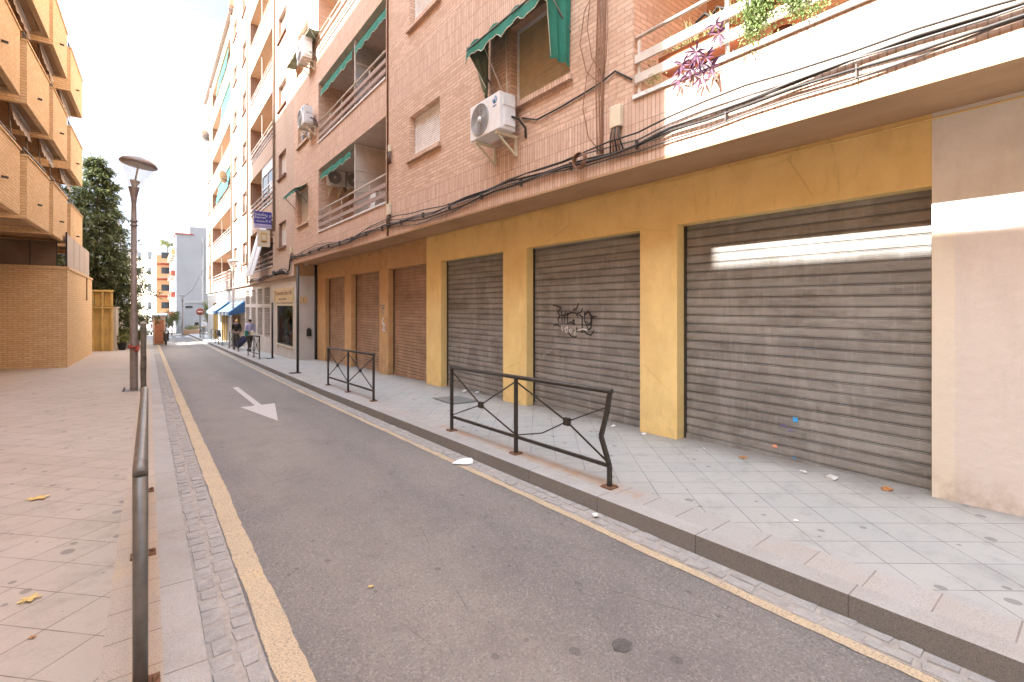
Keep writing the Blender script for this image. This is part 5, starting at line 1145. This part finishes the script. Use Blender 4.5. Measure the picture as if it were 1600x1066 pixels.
def person(x,y,z,label,rz,top,legs,arms=0,stride=.18,h=1.68,hair='hair',carry=0,bag=None):
    T=thing('person',(x,y,z),label,'person','people on the pavement'); k=h/1.68; S=lambda L:[tuple(q*k for q in v) for v in L]
    a=stride; el=(.10 if arms==0 else .22); hz=(.80 if arms==0 else 1.05)
    V=S([(0,0,.92,.13,.10),(0,0,1.10,.12,.09),(0,0,1.30,.15,.10),(0,0,1.42,.09,.07),(0,.01,1.48,.045),(0,.02,1.55,.08,.085),(0,.02,1.63,.078,.085),(0,.10,1.56,.018),
       (.17,0,1.38,.05),(.22,-.04,1.12,.04),(.22,el,.90 if arms==0 else 1.08,.03),(.21,el+.06,.82 if arms==0 else 1.12,.03),
       (-.17,0,1.38,.05),(-.22,-.04,1.12,.04),(-.22,el-.1,.90,.03),(-.21,el-.08,.80,.03),
       (.09,0,.85,.085),(.10,a*.6,.48,.055),(.10,a,.08,.04),(.10,a+.16,.035,.035),
       (-.09,0,.85,.085),(-.10,-a*.3,.48,.055),(-.10,-a,.10,.04),(-.10,-a+.15,.035,.035)])
    E=[(0,1),(1,2),(2,3),(3,4),(4,5),(5,6),(5,7),(3,8),(8,9),(9,10),(10,11),(3,12),(12,13),(13,14),(14,15),(0,16),(16,17),(17,18),(18,19),(0,20),(20,21),(21,22),(22,23)]
    # fingers and thumbs
    for (w_,sx) in ((11,1),(15,-1)):
        hx,hy,hz_=V[w_][:3]
        for q,(dx,dy,L) in enumerate(((-.018,.03,.07),(-.006,.035,.08),(.006,.03,.075),(.018,.02,.06),(-.03,.0,.045))):
            V.append((hx+dx,hy+dy*.5,hz_-L*.5,.009)); V.append((hx+dx,hy+dy,hz_-L,.008)); i=len(V)-2; E+=[(w_,i),(i,i+1)]
    skin('body',M['skin'],T,V,E,1,(x,y,z),rz)
    V=S([(0,0,.88,.155,.12),(0,0,1.10,.145,.11),(0,0,1.30,.17,.12),(0,0,1.42,.10,.08),(.17,0,1.38,.065),(.22,-.04,1.12,.055),(.22,el-.01,.93 if arms==0 else 1.07,.045),(-.17,0,1.38,.065),(-.22,-.04,1.12,.055),(-.22,el-.11,.93,.045)])
    skin('top',M[top],T,V,[(0,1),(1,2),(2,3),(3,4),(4,5),(5,6),(3,7),(7,8),(8,9)],1,(x,y,z),rz)
    V=S([(0,0,.92,.15,.115),(.09,0,.82,.10),(.10,a*.6,.48,.072),(.10,a,.12,.058),(-.09,0,.82,.10),(-.10,-a*.3,.48,.072),(-.10,-a,.14,.058)])
    skin('trousers',M[legs],T,V,[(0,1),(1,2),(2,3),(0,4),(4,5),(5,6)],1,(x,y,z),rz)
    V=S([(0,-.02,1.50,.06),(0,-.015,1.58,.092,.088),(0,.0,1.66,.085,.088)]); skin('hair',M[hair],T,V,[(0,1),(1,2)],1,(x,y,z),rz)
    b=MB()
    for sx,yy,zz in ((.10,a+.06,.04),(-.10,-a+.06,.04)): b.obox((sx*k,yy*k,zz*k),(.045,0,0),(0,.13,0),(0,0,.045))
    M_=Matrix.Translation((x,y,z))@Matrix.Rotation(rz,4,'Z'); b.v=[tuple(M_@Vector(v)) for v in b.v]; b.build('shoes',M['darkb'],T)
    return T
person(4.2,27.9,g(27.9),'person in a blue-grey top walking away and pulling a wheeled suitcase',.35,'lila','dark')
person(3.98,30.9,g(30.9),'person in dark clothes with light hair standing by the fourth railing',2.8,'darkb','dark',arms=1,stride=.06,hair='goldl')
person(5.0,74,g(74),'distant person in a black top walking by the white end wall',3.0,'darkb','rust')
person(5.2,66,g(66),'distant person in a pale shirt beside the road sign',3.2,'white','grey')
person(1.55,71,g(71)-.13,'distant person in dark clothes in front of the white van',3.1,'darkb','dark')
T=thing('wheeled_suitcase',(4.0,29.2,g(29)),'dark blue wheeled suitcase tilted behind the walking person','suitcase')
c=Vector((4.0,29.2,g(29)+.45)); ax=Vector((-.45,.65,-.62)).normalized(); sd_=Vector((.7,.7,0)).normalized(); up=ax.cross(sd_)
b=MB(); b.obox(c,ax*.36,sd_*.2,up*.13); b.build('case',M['navy'],T,bevel=.03)
b=MB(); 
for s_ in (-1,1): b.bar(c-ax*.36+sd_*.1*s_,c-ax*.75+sd_*.1*s_,.018)
b.bar(c-ax*.75-sd_*.1,c-ax*.75+sd_*.1,.03); b.build('handle',M['galv'],T)
b=MB()
for s_ in (-1,1): b.lathe(c+ax*.38+sd_*.14*s_+up*.06,[(0,-.02),(.05,-.02),(.05,.02),(0,.02)],10,axis='x')
b.build('wheels',M['darkb'],T)
T=thing('shoulder_bag',(4.15,27.6,.2),'green and tan bag carried by the walking person','bag'); b=MB(); z=g(27.6); b.obox((4.03,27.72,z+.92),(.08,-.03,0),(.02,.07,0),(0,0,.14)); b.build('pouch',M['green'],T,bevel=.04); b=MB(); b.obox((4.27,27.62,z+.92),(.07,-.03,0),(.02,.06,0),(0,0,.14)); b.build('basket',M['cream'],T,bevel=.04)
T=thing('black_bag',(3.8,39,g(39)+.5),'black cloth bag draped over the longer railing','bag')
vs=[]; b=MB()
for i in range(13):
    for j in range(9):
        f=i/12; t=j/8-.5; yy=36.6+2.2*f; s_=abs(t)*2; vs.append((3.80+.09*t+.03*math.sin(f*9)*s_,yy,g(yy)+.985-.55*s_**1.2*(1-.25*math.sin(f*3.1)**2)))
b.add(vs,[(i*9+j,(i+1)*9+j,(i+1)*9+j+1,i*9+j+1) for i in range(12) for j in range(8)],0,True); b.build('cloth',M['darkb'],T)

# ================================================================== litter
def crumple(x,y,z,s_,mat,name,label,cat,flat=.5,seed=1,group=None):
    rr=random.Random(seed); b=MB(); n=9
    prof=[(0,-.3),(.6,-.2),(.95,.1),(.7,.6),(0,.85)]
    b.lathe((x,y,z+.3*s_*flat),[(r*s_,h*s_*flat) for r,h in prof],n,smooth=False)
    b.v=[(v[0]+(rr.random()-.5)*s_*.7,v[1]+(rr.random()-.5)*s_*.7,max(z+.002,v[2]+(rr.random()-.3)*s_*.4*flat)) for v in b.v]
    return tag(b.build(name,M[mat],loc=(x,y,z)),label,cat,group)
gp='scraps of white litter'
for k,(x,y,s_,lab) in enumerate(((5.27,4.45,.035,'crumpled white paper at the foot of the graffitied shutter'),(5.22,3.88,.035,'crumpled white paper at the foot of the widest yellow pillar'),(5.35,8.58,.06,'white litter beside the dark hatch under the third shutter'),(5.45,8.25,.05,'second piece of white litter close to the third shutter'),(3.95,1.53,.02,'tiny white scrap on the pavement near the kerb'),(5.2,3.02,.014,'tiny white scrap in front of the near shutter'),(3.9,4.6,.018,'white speck just behind the buckled railing'))):
    crumple(x,y,g(y)+.018*(x-3.6)/2.7,s_,'paper','litter_paper',lab,'litter',.6,k+3,gp)
b=MB(); 
vs=[(3.0+.13*math.cos(t)*(1+.2*math.sin(3*t)),4.83+.11*math.sin(t),g(4.83)-.122+.006*math.sin(2*t)) for t in [i*.45 for i in range(14)]]; b.add(vs,[tuple(range(14))]); b.add([(v[0],v[1],v[2]-.006) for v in vs],[tuple(range(14))[::-1]]); tag(b.build('paper_sheet',M['paper']),'flat white paper lying on the setts beside the yellow line','litter',gp)
crumple(3.06,2.78,g(2.78)-.125,.028,'paper','paper_cup','small crushed white cup in the gutter below the buckled post','litter',.9,44,gp)
crumple(5.18,1.69,g(1.69)+.008,.055,'tile','broken_tile','broken white stone lying against the near shutter','rubble',.5,51)
crumple(5.20,1.95,g(1.95)+.008,.030,'tile','broken_tile','small chip of stone left of the broken white stone','rubble',.4,52)
crumple(5.22,1.28,g(1.28)+.008,.045,'leafo','dry_leaf','crumpled brown leaf in the corner by the near shutter','leaf',.6,53,'fallen leaves')
def leaf(x,y,z,s_,mat,label,rz=0):
    b=MB(); pts=[]; n=20
    for i in range(n):
        t=2*PI*i/n; r_=s_*(.38+.62*abs(math.cos(2.5*t))**1.6); pts.append((x+r_*math.cos(t+rz)*1.25,y+r_*math.sin(t+rz),z+.006+.10*s_*abs(math.sin(2*t+rz))))
    b.add([(x,y,z+.008)]+pts,[(0,i+1,(i+1)%n+1) for i in range(n)]); b.tube([(x,y,z+.008),(x-s_*1.4*math.cos(rz),y-s_*1.4*math.sin(rz),z+.012)],.0025,4)
    return tag(b.build('fallen_leaf',M[mat],loc=(x,y,z)),label,'leaf','fallen leaves')
leaf(5.2,2.55,g(2.55)+.01,.055,'leafo','flat orange-brown leaf below the near shutter',.4)
leaf(-.84,6.4,g(6.4)-.095+.025,.075,'leafy','yellow leaf farther off on the left pavement',.3)
leaf(-.58,4.12,g(4.12)-.095+.014,.052,'leafy','yellow plane leaf nearest the camera on the left pavement',1.1)
leaf(-.50,3.62,g(3.62)-.088,.018,'leafo','tiny orange leaf fragment near the edge stones',2)
leaf(1.15,3.0,g(3)-.138,.018,'leafy','tiny yellow leaf fragment on the asphalt',2)
